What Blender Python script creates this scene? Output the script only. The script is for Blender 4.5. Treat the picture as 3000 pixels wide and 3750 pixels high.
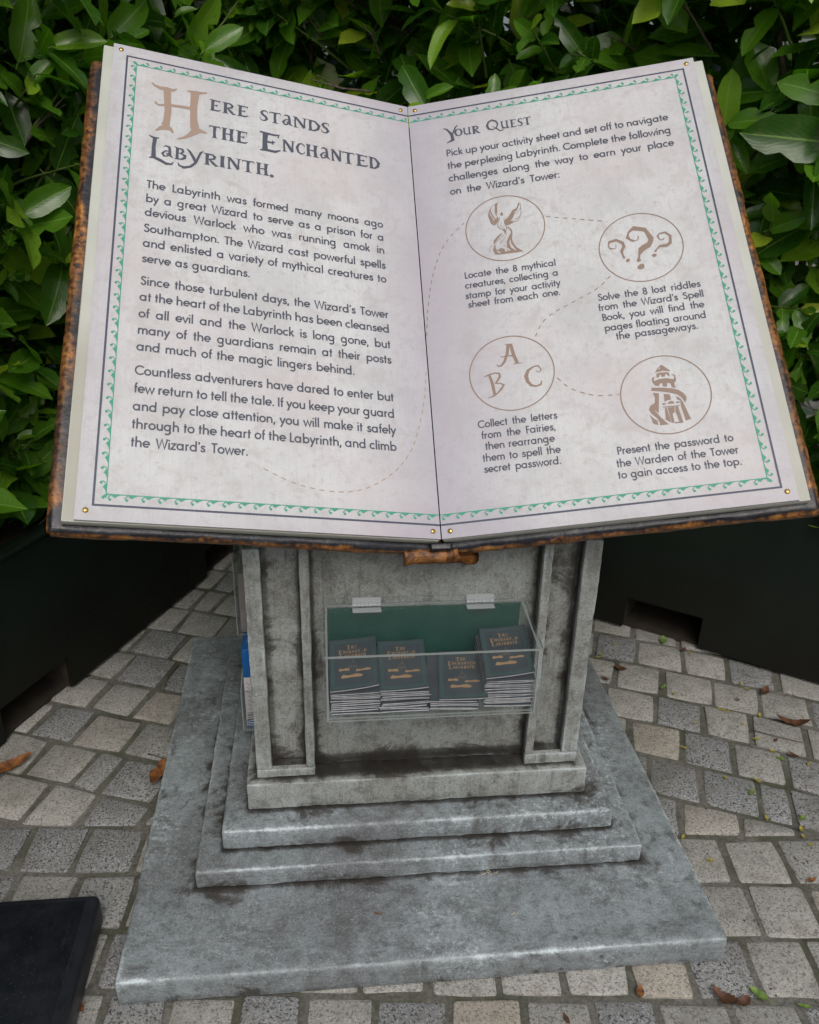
import bpy, bmesh, math, random
from mathutils import Vector, Matrix, noise
from mathutils.geometry import tessellate_polygon
R=random.Random(7)
PI=math.pi
for o in list(bpy.data.objects): bpy.data.objects.remove(o)
SC=bpy.context.scene
COL=SC.collection

# ------------------------------------------------------------------ camera
CAMP=Vector((-0.20356,-1.89338,1.70172)); YAW,PITCH,ROLL,FOC=0.1072146,0.4375569,0.022658,3175.14
cy,sy,cp,sp=math.cos(YAW),math.sin(YAW),math.cos(PITCH),math.sin(PITCH)
F=Vector((sy*cp,cy*cp,-sp)); R0=Vector((cy,-sy,0)); U0=R0.cross(F)
RR=R0*math.cos(ROLL)+U0*math.sin(ROLL); UU=-R0*math.sin(ROLL)+U0*math.cos(ROLL)
cam=bpy.data.cameras.new('camera'); camo=bpy.data.objects.new('camera',cam); COL.objects.link(camo)
camo.matrix_world=Matrix(((RR.x,UU.x,-F.x,CAMP.x),(RR.y,UU.y,-F.y,CAMP.y),(RR.z,UU.z,-F.z,CAMP.z),(0,0,0,1)))
cam.sensor_fit='HORIZONTAL'; cam.sensor_width=36; cam.lens=36*FOC/3000
cam.clip_start=.05; cam.clip_end=500
cam.dof.use_dof=True; cam.dof.focus_distance=1.95; cam.dof.aperture_fstop=7.0
SC.camera=camo
def frame_xy(p):
    q=Vector(p)-CAMP; z=q.dot(F)
    if z<.05: return (-9,-9)
    return (.5+FOC*q.dot(RR)/z/3000, .5-FOC*q.dot(UU)/z/3750)
def in_view(p,m=.04):
    x,y=frame_xy(p); return -m<x<1+m and -m<y<1+m

# ------------------------------------------------------------------ world and sun (overcast)
W=bpy.data.worlds.new('World'); SC.world=W; W.use_nodes=True
nt=W.node_tree; nt.nodes.clear()
SUN_EL,SUN_ROT=math.radians(50),math.radians(174)
sky=nt.nodes.new('ShaderNodeTexSky'); sky.sky_type='NISHITA'; sky.sun_disc=False
sky.sun_elevation=SUN_EL; sky.sun_rotation=SUN_ROT; sky.air_density=1.0; sky.dust_density=6.0; sky.ozone_density=1.0
hs=nt.nodes.new('ShaderNodeHueSaturation'); hs.inputs['Saturation'].default_value=.62
bg=nt.nodes.new('ShaderNodeBackground'); bg.inputs['Strength'].default_value=.12
wo=nt.nodes.new('ShaderNodeOutputWorld')
nt.links.new(sky.outputs[0],hs.inputs['Color']); nt.links.new(hs.outputs[0],bg.inputs[0]); nt.links.new(bg.outputs[0],wo.inputs[0])
sl=bpy.data.lights.new('sun','SUN'); sl.energy=1.0; sl.angle=math.radians(40); sl.color=(1,.985,.965)
so=bpy.data.objects.new('sun',sl); COL.objects.link(so)
sd=Vector((math.sin(SUN_ROT)*math.cos(SUN_EL), math.cos(SUN_ROT)*math.cos(SUN_EL), math.sin(SUN_EL)))
so.rotation_euler=sd.to_track_quat('Z','Y').to_euler(); so.location=(0,0,6)
SC.view_settings.view_transform='Standard'; SC.view_settings.look='None'
SC.view_settings.exposure=0.0; SC.view_settings.gamma=1; SC.view_settings.use_curve_mapping=False
SC.render.engine='CYCLES'
try:
    SC.cycles.max_bounces=8; SC.cycles.transparent_max_bounces=16; SC.cycles.caustics_reflective=False; SC.cycles.caustics_refractive=False
except Exception: pass

# ------------------------------------------------------------------ material helpers
class NT:
    def __init__(s,name):
        s.m=bpy.data.materials.new(name); s.m.use_nodes=True; s.t=s.m.node_tree; s.t.nodes.clear()
        s.out=s.n('OutputMaterial'); s.p=s.n('BsdfPrincipled'); s.l(s.p.outputs[0],s.out.inputs[0])
    def n(s,k,**kw):
        x=s.t.nodes.new('ShaderNode'+k)
        for a,b in kw.items(): setattr(x,a,b)
        return x
    def l(s,a,b): s.t.links.new(a,b)
    def set(s,node,**kw):
        for a,b in kw.items():
            a=a.replace('_',' ')
            if hasattr(b,'links'): s.l(b,node.inputs[a])
            else: node.inputs[a].default_value=b
    def co(s,kind='Object',scale=(1,1,1),rnd=False):
        tc=s.n('TexCoord'); mp=s.n('Mapping'); mp.inputs['Scale'].default_value=scale
        s.l(tc.outputs[kind],mp.inputs[0])
        if rnd:
            oi=s.n('ObjectInfo'); mm=s.n('Math',operation='MULTIPLY'); mm.inputs[1].default_value=37.0
            s.l(oi.outputs['Random'],mm.inputs[0]); s.l(mm.outputs[0],mp.inputs['Location'])
        return mp.outputs[0]
    def noise(s,v,scale,detail=4,rough=.55,dist=0):
        x=s.n('TexNoise'); x.inputs['Scale'].default_value=scale; x.inputs['Detail'].default_value=detail
        x.inputs['Roughness'].default_value=rough; x.inputs['Distortion'].default_value=dist
        s.l(v,x.inputs['Vector']); return x.outputs['Fac']
    def ramp(s,v,stops,interp='LINEAR'):
        x=s.n('ValToRGB'); e=x.color_ramp; e.interpolation=interp
        while len(e.elements)<len(stops): e.elements.new(.5)
        for i,(p,c) in enumerate(stops):
            e.elements[i].position=p; e.elements[i].color=(c,c,c,1) if not hasattr(c,'__len__') else tuple(c)+(1,)
        s.l(v,x.inputs[0]); return x.outputs[0]
    def mix(s,f,a,b,mode='MIX'):
        x=s.n('Mix',data_type='RGBA',blend_type=mode)
        for sock,v in ((x.inputs[0],f),(x.inputs[6],a),(x.inputs[7],b)):
            if hasattr(v,'links'): s.l(v,sock)
            else: sock.default_value=v if not hasattr(v,'__len__') else tuple(v)+((1,) if len(v)==3 else ())
        return x.outputs[2]
    def math(s,op,a,b=None,c=None,clamp=False):
        x=s.n('Math',operation=op); x.use_clamp=clamp
        for i,v in enumerate((a,b,c)):
            if v is None: continue
            if hasattr(v,'links'): s.l(v,x.inputs[i])
            else: x.inputs[i].default_value=v
        return x.outputs[0]
    def attr(s,name):
        x=s.n('Attribute'); x.attribute_name=name; return x.outputs['Fac']
    def bump(s,h,strength=.3,dist=.002,normal=None):
        x=s.n('Bump'); x.inputs['Strength'].default_value=strength; x.inputs['Distance'].default_value=dist
        s.l(h,x.inputs['Height'])
        if normal is not None: s.l(normal,x.inputs['Normal'])
        return x.outputs[0]
def simple(name,col,rough=.6,metal=0,spec=.5):
    a=NT(name); a.set(a.p,Base_Color=tuple(col)+(1,),Roughness=rough,Metallic=metal); a.p.inputs['Specular IOR Level'].default_value=spec
    return a.m

def mat_stone(name,cold):
    a=NT(name); v=a.co('Object')
    n1=a.noise(v,4.5,7,.62,.3); n2=a.noise(v,34,6,.72,.25); n3=a.noise(v,230,3,.7)
    if cold: base=a.ramp(n1,[(.28,(.115,.120,.126)),(.45,(.165,.182,.194)),(.58,(.21,.242,.258)),(.74,(.265,.315,.335))])
    else: base=a.ramp(n1,[(.28,(.15,.153,.14)),(.45,(.215,.225,.21)),(.62,(.265,.285,.27)),(.78,(.30,.328,.32))])
    # gritty paint texture
    base=a.mix(a.ramp(n2,[(.38,.50),(.50,0)]),base,(.075,.073,.068))
    base=a.mix(a.ramp(n2,[(.53,0),(.70,.42)]),base,(.33,.37,.38))
    base=a.mix(a.ramp(n3,[(.35,.6),(.45,0)]),base,(.06,.06,.056))
    base=a.mix(a.ramp(n3,[(.56,0),(.68,.5)]),base,(.40,.44,.45))
    # brushed streaks (run along the treads, and up the shaft)
    sc=(3,12,120) if cold else (70,70,2.2)
    st=a.noise(a.co('Object',sc),2.0 if not cold else 3.0,6,.75,.4); st2=a.noise(v,6,4,.65)
    base=a.mix(a.math('MULTIPLY',a.ramp(st,[(.53,0),(.68,.5)]),a.ramp(st2,[(.44,0),(.58,1)])),base,(.40,.45,.47))
    base=a.mix(a.math('MULTIPLY',a.ramp(st,[(.33,.6),(.46,0)]),a.ramp(st2,[(.42,1),(.56,0)])),base,(.055,.052,.047))
    # dabs of pale paint in some places
    sp=a.noise(v,80,6,.85,.15); sp2=a.noise(v,3.1,4,.65)
    base=a.mix(a.math('MULTIPLY',a.ramp(sp,[(.52,0),(.60,.75)]),a.ramp(sp2,[(.49,0),(.62,1 if cold else .3)])),base,(.45,.52,.55))
    # dark smudges and pits
    vo=a.n('TexVoronoi'); vo.inputs['Scale'].default_value=15; a.l(v,vo.inputs['Vector'])
    base=a.mix(a.math('MULTIPLY',a.ramp(a.math('ADD',vo.outputs['Distance'],a.math('MULTIPLY_ADD',n2,.3,-.15)),[(.05,.7),(.13,0)]),a.ramp(a.noise(v,4,2),[(.54,0),(.62,1)])),base,(.028,.026,.022))
    sm=a.noise(v,5.5,6,.7,1.0); base=a.mix(a.ramp(sm,[(.60,0),(.74,.4)]),base,(.075,.070,.062))
    # painted grime wash at the joints, uneven in width
    j=a.attr('joint'); jn=a.math('MULTIPLY_ADD',a.noise(v,7.5,7,.74,.8),.26,-.118); jj=a.math('ADD',j,jn)
    base=a.mix(a.ramp(jj,[(.0,.88),(.008,.66),(.022,.16),(.04,.0)]),base,(.036,.031,.025))
    base=a.mix(a.ramp(a.math('ADD',j,a.math('MULTIPLY_ADD',n2,.012,-.006)),[(.0,.92),(.005,.7),(.010,0)]),base,(.018,.016,.014))
    # runs
    dr=a.noise(a.co('Object',(24,24,1.3)),1.0,7,.7,.3); dr2=a.noise(v,2.6,3)
    base=a.mix(a.math('MULTIPLY',a.ramp(dr,[(.54,0),(.64,.6)]),a.ramp(dr2,[(.47,0),(.6,1)])),base,(.05,.045,.038))
    # hairline cracks
    vc=a.n('TexVoronoi',feature='DISTANCE_TO_EDGE'); vc.inputs['Scale'].default_value=3.2
    vm=a.n('VectorMath',operation='ADD'); nn=a.n('TexNoise'); nn.inputs['Scale'].default_value=9; nn.inputs['Detail'].default_value=5; a.l(v,nn.inputs['Vector'])
    vs_=a.n('VectorMath',operation='SCALE'); vs_.inputs['Scale'].default_value=.22; a.l(nn.outputs['Color'],vs_.inputs[0]); a.l(v,vm.inputs[0]); a.l(vs_.outputs[0],vm.inputs[1]); a.l(vm.outputs[0],vc.inputs['Vector'])
    base=a.mix(a.math('MULTIPLY',a.ramp(vc.outputs['Distance'],[(.003,.7),(.009,0)]),a.ramp(a.noise(v,3.7,2),[(.60,0),(.66,1)])),base,(.02,.018,.016))
    # dry brushed edges, broken up
    e=a.attr('edge'); en=a.math('MULTIPLY_ADD',a.noise(v,38,7,.85),.05,-.0245); ee=a.math('ADD',e,en)
    em=a.ramp(a.noise(v,4.1,5,.7),[(.45,.03),(.62,1 if cold else .5)])
    base=a.mix(a.math('MULTIPLY',em,a.ramp(ee,[(.0,.9),(.003,.45),(.009,0)])),base,(.52,.60,.63))
    a.set(a.p,Base_Color=base,Roughness=a.ramp(n2,[(.3,.42),(.7,.68)]))
    h=a.math('ADD',a.math('MULTIPLY',n2,.9),a.math('MULTIPLY',n3,.35)); h=a.math('ADD',h,a.math('MULTIPLY',st,.5))
    a.set(a.p,Normal=a.bump(h,.6,.004))
    return a.m
M={}
M['stone']=mat_stone('faux_stone_grey',False); M['stone_cold']=mat_stone('faux_stone_blue_grey',True)

def mat_page():
    a=NT('printed_panel'); v=a.co('Object')
    n1=a.noise(v,7,5,.6); n2=a.noise(a.co('Object',(220,9,1)),1.0,3,.7); n3=a.noise(v,60,4,.7)
    base=a.ramp(n1,[(.3,(.44,.45,.458)),(.52,(.535,.55,.56)),(.75,(.575,.59,.602))])
    base=a.mix(a.ramp(n2,[(.32,.36),(.56,0)]),base,(.42,.415,.43))
    n5=a.noise(v,17,6,.75,.6); base=a.mix(a.ramp(n5,[(.36,.62),(.50,0)]),base,(.41,.395,.395))
    n4=a.noise(v,420,2,.6); base=a.mix(a.ramp(n4,[(.36,.4),(.5,0)]),base,(.40,.39,.40))
    base=a.mix(a.ramp(n3,[(.34,.6),(.47,0)]),base,(.39,.375,.37))
    bl=a.noise(v,2.6,3,.5)
    base=a.mix(a.ramp(bl,[(.46,0),(.62,.5)]),base,(.48,.435,.45))
    # faint printed parchment toning towards the outer border and the gutter
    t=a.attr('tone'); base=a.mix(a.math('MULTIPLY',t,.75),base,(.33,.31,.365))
    sc=a.noise(a.co('Object',(3,14,1)),2.2,8,.8,1.2)
    base=a.mix(a.ramp(sc,[(.60,0),(.68,.35)]),base,(.42,.40,.40))
    a.set(a.p,Base_Color=base,Roughness=a.ramp(n2,[(.3,.36),(.7,.5)]),Normal=a.bump(n2,.06,.0006))
    a.p.inputs['Specular IOR Level'].default_value=.35
    return a.m
M['page']=mat_page()
def mat_block():
    a=NT('page_block_cream'); v=a.co('Object')
    b=a.ramp(a.noise(v,9,4),[(.3,(.41,.425,.385)),(.7,(.475,.49,.45))])
    b=a.mix(a.ramp(a.noise(a.co('Object',(1,1,420)),1.0,2),[(.42,.5),(.5,0)]),b,(.26,.24,.18))
    a.set(a.p,Base_Color=b,Roughness=.6); return a.m
M['block']=mat_block()
def mat_leather():
    a=NT('leather_black_copper'); v=a.co('Object')
    n=a.noise(v,9,5,.65,.4); n2=a.noise(v,70,4,.7); n3=a.noise(v,2.6,2)
    e=a.attr('edge')
    cu=a.ramp(a.math('ADD',e,a.math('MULTIPLY_ADD',n,.05,-.028)),[(.0,1),(.006,.8),(.010,0)])
    cu=a.math('MULTIPLY',cu,a.ramp(n3,[(.36,.18),(.56,1)]))
    cu=a.math('MULTIPLY',cu,a.ramp(n2,[(.36,.15),(.52,1)]))
    base=a.mix(cu,a.ramp(n2,[(.3,(.004,.004,.006)),(.7,(.014,.017,.026))]),a.ramp(n2,[(.3,(.10,.038,.012)),(.55,(.33,.135,.032)),(.75,(.62,.30,.075))]))
    a.set(a.p,Base_Color=base,Roughness=a.ramp(n2,[(.3,.28),(.7,.5)]),Metallic=a.math('MULTIPLY',cu,.4),Normal=a.bump(a.math('ADD',n,a.math('MULTIPLY',n2,.5)),.6,.004))
    return a.m
M['leather']=mat_leather()
M['ink']=simple('dark_slate_ink',(.058,.064,.090),.5)
M['tan']=simple('tan_brown_ink',(.235,.165,.128),.5); M['faint']=simple('faint_tan_ink',(.335,.255,.20),.5); M['tanlight']=simple('light_brown_ink',(.31,.225,.175),.5)
M['vine']=simple('green_ink',(.035,.27,.175),.5)
M['frame_ink']=simple('navy_ink',(.045,.052,.09),.5)
def mat_copper():
    a=NT('copper_brown_paint'); v=a.co('Object'); n=a.noise(v,22,6,.7,1.2); n2=a.noise(v,90,4,.7)
    b=a.ramp(n,[(.32,(.010,.008,.008)),(.45,(.09,.034,.010)),(.58,(.27,.115,.026)),(.78,(.52,.26,.07))])
    a.set(a.p,Base_Color=b,Roughness=.38,Metallic=.35,Normal=a.bump(a.math('ADD',n,a.math('MULTIPLY',n2,.4)),.8,.006)); return a.m
M['copper']=mat_copper()
def mat_brass():
    a=NT('brass'); a.set(a.p,Base_Color=(.62,.40,.13,1),Metallic=1.0,Roughness=.28); return a.m
M['brass']=mat_brass()
M['slot']=simple('screw_slot_dark',(.05,.03,.01),.5)
M['gap']=simple('gutter_dark',(.05,.045,.03),.7)

def mat_sett():
    a=NT('granite_sett'); v=a.co('Object',rnd=True); oi=a.n('ObjectInfo')
    at=a.attr('tint'); rnd=a.math('FRACT',a.math('ADD',oi.outputs['Random'],at))
    base=a.ramp(rnd,[(.0,(.19,.20,.208)),(.34,(.24,.248,.252)),(.42,(.26,.26,.243)),(.93,(.32,.317,.292)),(.96,(.33,.295,.245)),(1.0,(.31,.298,.268))])
    sp=a.noise(v,150,3,.75); sp2=a.noise(v,260,1,.5); vv=a.n('TexVoronoi'); vv.inputs['Scale'].default_value=260; a.l(v,vv.inputs['Vector'])
    dark=a.ramp(sp,[(.42,.95),(.48,0)])
    darkamt=a.ramp(rnd,[(.34,1),(.44,.62)])
    base=a.mix(a.math('MULTIPLY',dark,darkamt),base,(.022,.022,.026))
    base=a.mix(a.ramp(sp2,[(.56,0),(.66,.5)]),base,(.52,.50,.46))
    base=a.mix(a.ramp(a.noise(v,22,4,.65),[(.48,0),(.72,.5)]),base,(.12,.11,.09))
    wv=a.n('NewGeometry'); gp=a.noise(wv.outputs['Position'],2.3,6,.7); base=a.mix(a.ramp(gp,[(.5,0),(.7,.5)]),base,(.09,.085,.068))
    a.set(a.p,Base_Color=base,Roughness=.72,Normal=a.bump(a.math('ADD',sp,a.noise(v,40,3)),.35,.002))
    return a.m
M['sett']=mat_sett()
def mat_mortar():
    a=NT('joint_mortar'); v=a.co('Object')
    n=a.noise(v,120,4,.7); n2=a.noise(v,6,3)
    b=a.ramp(n,[(.3,(.07,.068,.058)),(.5,(.125,.122,.108)),(.72,(.19,.185,.16))])
    b=a.mix(a.ramp(n2,[(.42,0),(.62,.75)]),b,(.04,.045,.022))
    b=a.mix(a.ramp(a.noise(v,34,5,.7),[(.55,0),(.68,.7)]),b,(.035,.03,.022))
    a.set(a.p,Base_Color=b,Roughness=.9,Normal=a.bump(n,.8,.004)); return a.m
M['mortar']=mat_mortar()
def mat_planter():
    a=NT('planter_dark_green_metal'); v=a.co('Object')
    n=a.noise(v,3,4,.6); n2=a.noise(v,55,3)
    b=a.ramp(n,[(.35,(.005,.009,.0065)),(.65,(.008,.0135,.009))])
    z=a.n('SeparateXYZ'); a.l(a.n('TexCoord').outputs['Object'],z.inputs[0])
    z=z.outputs['Z']
    dirt_shade=a.math('MULTIPLY',a.ramp(a.math('ADD',z,a.math('MULTIPLY_ADD',n,.5,-.25)),[(.1,1),(.42,0)]),.75)  # dirt and shading together put into one brown-black tone, stronger low down
    b=a.mix(dirt_shade,b,(.008,.0066,.0052))
    b=a.mix(a.ramp(a.noise(v,24,6,.85),[(.66,0),(.74,.5)]),b,(.07,.07,.055))
    a.set(a.p,Base_Color=b,Roughness=a.ramp(n2,[(.3,.5),(.7,.65)]),Normal=a.bump(n,.15,.004)); a.p.inputs['Specular IOR Level'].default_value=.18
    return a.m
M['planter']=mat_planter()
def mat_noise(name,c1,c2,scale,rough,bump=.2,bd=.002,spec=.5):
    a=NT(name); v=a.co('Object'); n=a.noise(v,scale,5,.65)
    a.set(a.p,Base_Color=a.ramp(n,[(.3,c1),(.7,c2)]),Roughness=rough,Normal=a.bump(n,bump,bd)); a.p.inputs['Specular IOR Level'].default_value=spec
    return a.m
M['inner']=mat_noise('planter_inside_brown',(.008,.006,.004),(.034,.025,.015),18,.85)
M['soil']=mat_noise('soil',(.012,.009,.006),(.035,.026,.018),30,.95)
M['bark']=mat_noise('laurel_bark',(.035,.025,.018),(.13,.10,.08),60,.85,.6,.003)
M['twig']=mat_noise('green_twig',(.06,.10,.02),(.12,.16,.04),40,.6)
def mat_blackp():
    a=NT('black_rubbed_plastic'); v=a.co('Object'); n=a.noise(v,12,6,.7); s_=a.noise(a.co('Object',(40,2,40)),3,6,.8); d_=a.noise(v,330,2,.6)
    b=a.ramp(n,[(.3,(.006,.007,.010)),(.7,(.014,.016,.022))]); b=a.mix(a.ramp(s_,[(.60,0),(.72,.35)]),b,(.06,.065,.075)); b=a.mix(a.ramp(d_,[(.68,0),(.74,.8)]),b,(.16,.16,.15))
    a.set(a.p,Base_Color=b,Roughness=a.ramp(n,[(.3,.32),(.7,.55)]),Normal=a.bump(n,.1,.002)); return a.m
M['blackplastic']=mat_blackp()
M['ground']=mat_noise('ground_far',(.09,.085,.075),(.16,.15,.13),8,.9)

def mat_leaf(name,dark,mid,light,trans=.28):
    a=NT(name); uv=a.n('UVMap'); sx=a.n('SeparateXYZ'); a.l(uv.outputs[0],sx.inputs[0])
    u,vv=sx.outputs['X'],sx.outputs['Y']           # u across -1..1 mapped 0..1, v along
    oi=a.n('ObjectInfo'); rnd=a.math('FRACT',a.math('ADD',oi.outputs['Random'],a.attr('tint')))
    base=a.ramp(rnd,[(.0,dark),(.28,dark),(.52,mid),(.80,mid),(.93,light),(1.0,(.30,.36,.03))])
    au=a.math('ABSOLUTE',a.math('SUBTRACT',u,.5))
    mid_=a.ramp(au,[(.012,1),(.03,0)])
    # side veins
    w=a.math('MULTIPLY_ADD',au,-1.1,vv); w=a.math('FRACT',a.math('MULTIPLY',w,9.0)); w=a.math('ABSOLUTE',a.math('SUBTRACT',w,.5))
    vein=a.ramp(w,[(.0,1),(.07,0)])
    base=a.mix(a.math('MULTIPLY',vein,.22),base,(.16,.30,.05))
    base=a.mix(a.math('MULTIPLY',mid_,.8),base,(.24,.40,.08))
    v=a.co('Object',rnd=True); blot=a.noise(v,34,4,.6)
    base=a.mix(a.ramp(blot,[(.60,0),(.72,.5)]),base,(.14,.16,.03))
    sp_=a.noise(v,95,3,.6); base=a.mix(a.math('MULTIPLY',a.ramp(sp_,[(.66,0),(.70,.9)]),a.ramp(rnd,[(.5,0),(.75,1)])),base,(.05,.025,.010))
    rough=a.ramp(blot,[(.3,.14),(.7,.38)])
    h=a.math('ADD',a.math('MULTIPLY',w,.5),a.noise(v,22,2))
    nb=a.bump(h,.22,.0025)
    a.set(a.p,Base_Color=base,Roughness=rough,Normal=nb); a.p.inputs['Specular IOR Level'].default_value=.6
    tr=a.n('BsdfTranslucent'); tc=a.mix(1.0,base,(1.9,2.1,.6),'MULTIPLY'); a.l(tc,tr.inputs[0]); a.l(nb,tr.inputs['Normal'])
    ms=a.n('MixShader'); ms.inputs[0].default_value=trans
    a.l(a.p.outputs[0],ms.inputs[1]); a.l(tr.outputs[0],ms.inputs[2]); a.l(ms.outputs[0],a.out.inputs[0])
    return a.m
M['leaf']=mat_leaf('laurel_leaf',(.034,.105,.010),(.088,.215,.014),(.20,.37,.025),.42)
def mat_dry(name,c1,c2):
    a=NT(name); v=a.co('Object'); a.set(a.p,Base_Color=a.ramp(a.noise(v,60,4,.6),[(.35,c1),(.65,c2)]),Roughness=.6); return a.m
M['yellow']=mat_dry('fallen_leaf_yellow',(.17,.14,.02),(.36,.31,.05)); M['brown']=mat_dry('fallen_leaf_brown',(.035,.017,.010),(.12,.05,.022))
M['orange']=mat_dry('fallen_leaf_orange',(.06,.024,.010),(.26,.10,.026)); M['greenleaf']=mat_dry('fallen_leaf_green',(.05,.11,.02),(.16,.24,.05)); M['pale']=mat_dry('pale_litter',(.35,.30,.2),(.5,.45,.35))

def mat_clear():
    a=NT('clear_acrylic'); a.t.nodes.remove(a.p)
    tr=a.n('BsdfTransparent'); tr.inputs[0].default_value=(.965,.975,.972,1); gl=a.n('BsdfGlossy'); gl.inputs['Roughness'].default_value=.06
    lw=a.n('LayerWeight'); lw.inputs[0].default_value=.5; fr=a.math('MULTIPLY_ADD',a.math('POWER',lw.outputs['Facing'],4.0),.5,.03)
    df=a.n('BsdfDiffuse'); df.inputs[0].default_value=(.5,.52,.52,1)
    m1=a.n('MixShader'); m1.inputs[0].default_value=.010; a.l(tr.outputs[0],m1.inputs[1]); a.l(df.outputs[0],m1.inputs[2])
    ms=a.n('MixShader'); a.l(fr,ms.inputs[0]); a.l(m1.outputs[0],ms.inputs[1]); a.l(gl.outputs[0],ms.inputs[2])
    a.l(ms.outputs[0],a.out.inputs[0]); return a.m
M['clear']=mat_clear()
def mat_edge():
    a=NT('acrylic_cut_edge'); a.t.nodes.remove(a.p)
    tr=a.n('BsdfTransparent'); tr.inputs[0].default_value=(.7,.75,.74,1); df=a.n('BsdfPrincipled'); df.inputs['Base Color'].default_value=(.40,.44,.435,1); df.inputs['Roughness'].default_value=.15
    ms=a.n('MixShader'); ms.inputs[0].default_value=.5; a.l(tr.outputs[0],ms.inputs[1]); a.l(df.outputs[0],ms.inputs[2]); a.l(ms.outputs[0],a.out.inputs[0]); return a.m
M['cutedge']=mat_edge()
def mat_glass():
    a=NT('clear_hinge_plastic'); a.set(a.p,Base_Color=(.62,.65,.67,1),Roughness=.1)
    tr=a.n('BsdfTransparent'); tr.inputs[0].default_value=(.85,.88,.88,1); ms=a.n('MixShader'); ms.inputs[0].default_value=.42
    a.l(tr.outputs[0],ms.inputs[1]); a.l(a.p.outputs[0],ms.inputs[2]); a.l(ms.outputs[0],a.out.inputs[0]); return a.m
M['hinge']=mat_glass()
M['greenback']=mat_noise('dark_green_backing',(.004,.045,.036),(.010,.075,.058),12,.45,.1)
M['cover']=mat_noise('booklet_cover_blue_green',(.036,.046,.057),(.052,.066,.080),9,.35,.02)
M['paper']=mat_noise('booklet_paper_edge',(.38,.375,.40),(.60,.59,.62),90,.7,.1)
M['gold']=simple('tan_gold_print',(.34,.215,.115),.45)
M['greenline']=simple('green_print_line',(.03,.16,.12),.45)
M['cartonblue']=simple('carton_blue',(.004,.10,.33),.4); M['cartonwhite']=simple('carton_white',(.50,.47,.49),.5)
M['brochure']=mat_noise('brochure_paper',(.20,.17,.17),(.30,.27,.26),30,.6)

# ------------------------------------------------------------------ object helpers
WM={}
I4=Matrix.Identity(4)
def link(o,parent=None,M_=I4):
    COL.objects.link(o)
    if parent is not None:
        o.parent=parent; o.matrix_parent_inverse=I4.copy(); o.matrix_basis=WM[parent.name].inverted()@M_
    else: o.matrix_basis=M_.copy()
    WM[o.name]=M_.copy(); return o
def tag(o,label=None,cat=None,group=None,kind=None):
    for k,v in (('label',label),('category',cat),('group',group),('kind',kind)):
        if v: o[k]=v
    return o
def empty(name,loc,label,cat,group=None):
    e=bpy.data.objects.new(name,None); e.empty_display_size=.05; link(e,None,Matrix.Translation(Vector(loc))); return tag(e,label,cat,group)
def mesh(name,vs,fs,mats,mi=None,smooth=False):
    me=bpy.data.meshes.new(name); me.from_pydata([tuple(v) for v in vs],[],[tuple(f) for f in fs])
    for m in (mats if isinstance(mats,(list,tuple)) else [mats]): me.materials.append(m)
    if mi: me.polygons.foreach_set('material_index',mi)
    if smooth: me.polygons.foreach_set('use_smooth',[True]*len(me.polygons))
    me.update(); return me
def obj(name,me,parent=None,M_=I4): return link(bpy.data.objects.new(name,me),parent,M_)
def T(x,y,z): return Matrix.Translation(Vector((x,y,z)))
def fattr(me,name,vals):
    a=me.attributes.new(name,'FLOAT','POINT'); a.data.foreach_set('value',vals)

def box_mesh(name,lo,hi,mat,bev=0.0,seg=2):
    bm=bmesh.new(); bmesh.ops.create_cube(bm,size=1)
    for v in bm.verts: v.co=Vector([(lo[i]+hi[i])/2+v.co[i]*(hi[i]-lo[i]) for i in range(3)])
    if bev: bmesh.ops.bevel(bm,geom=bm.edges[:],offset=bev,segments=seg,affect='EDGES',profile=.5)
    me=bpy.data.meshes.new(name); bm.to_mesh(me); bm.free()
    for m in (mat if isinstance(mat,(list,tuple)) else [mat]): me.materials.append(m)
    if bev: me.polygons.foreach_set('use_smooth',[True]*len(me.polygons)); 
    return me
def auto(me,deg=35):
    try: me.set_sharp_from_angle(angle=math.radians(deg))
    except Exception: pass
    return me

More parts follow.
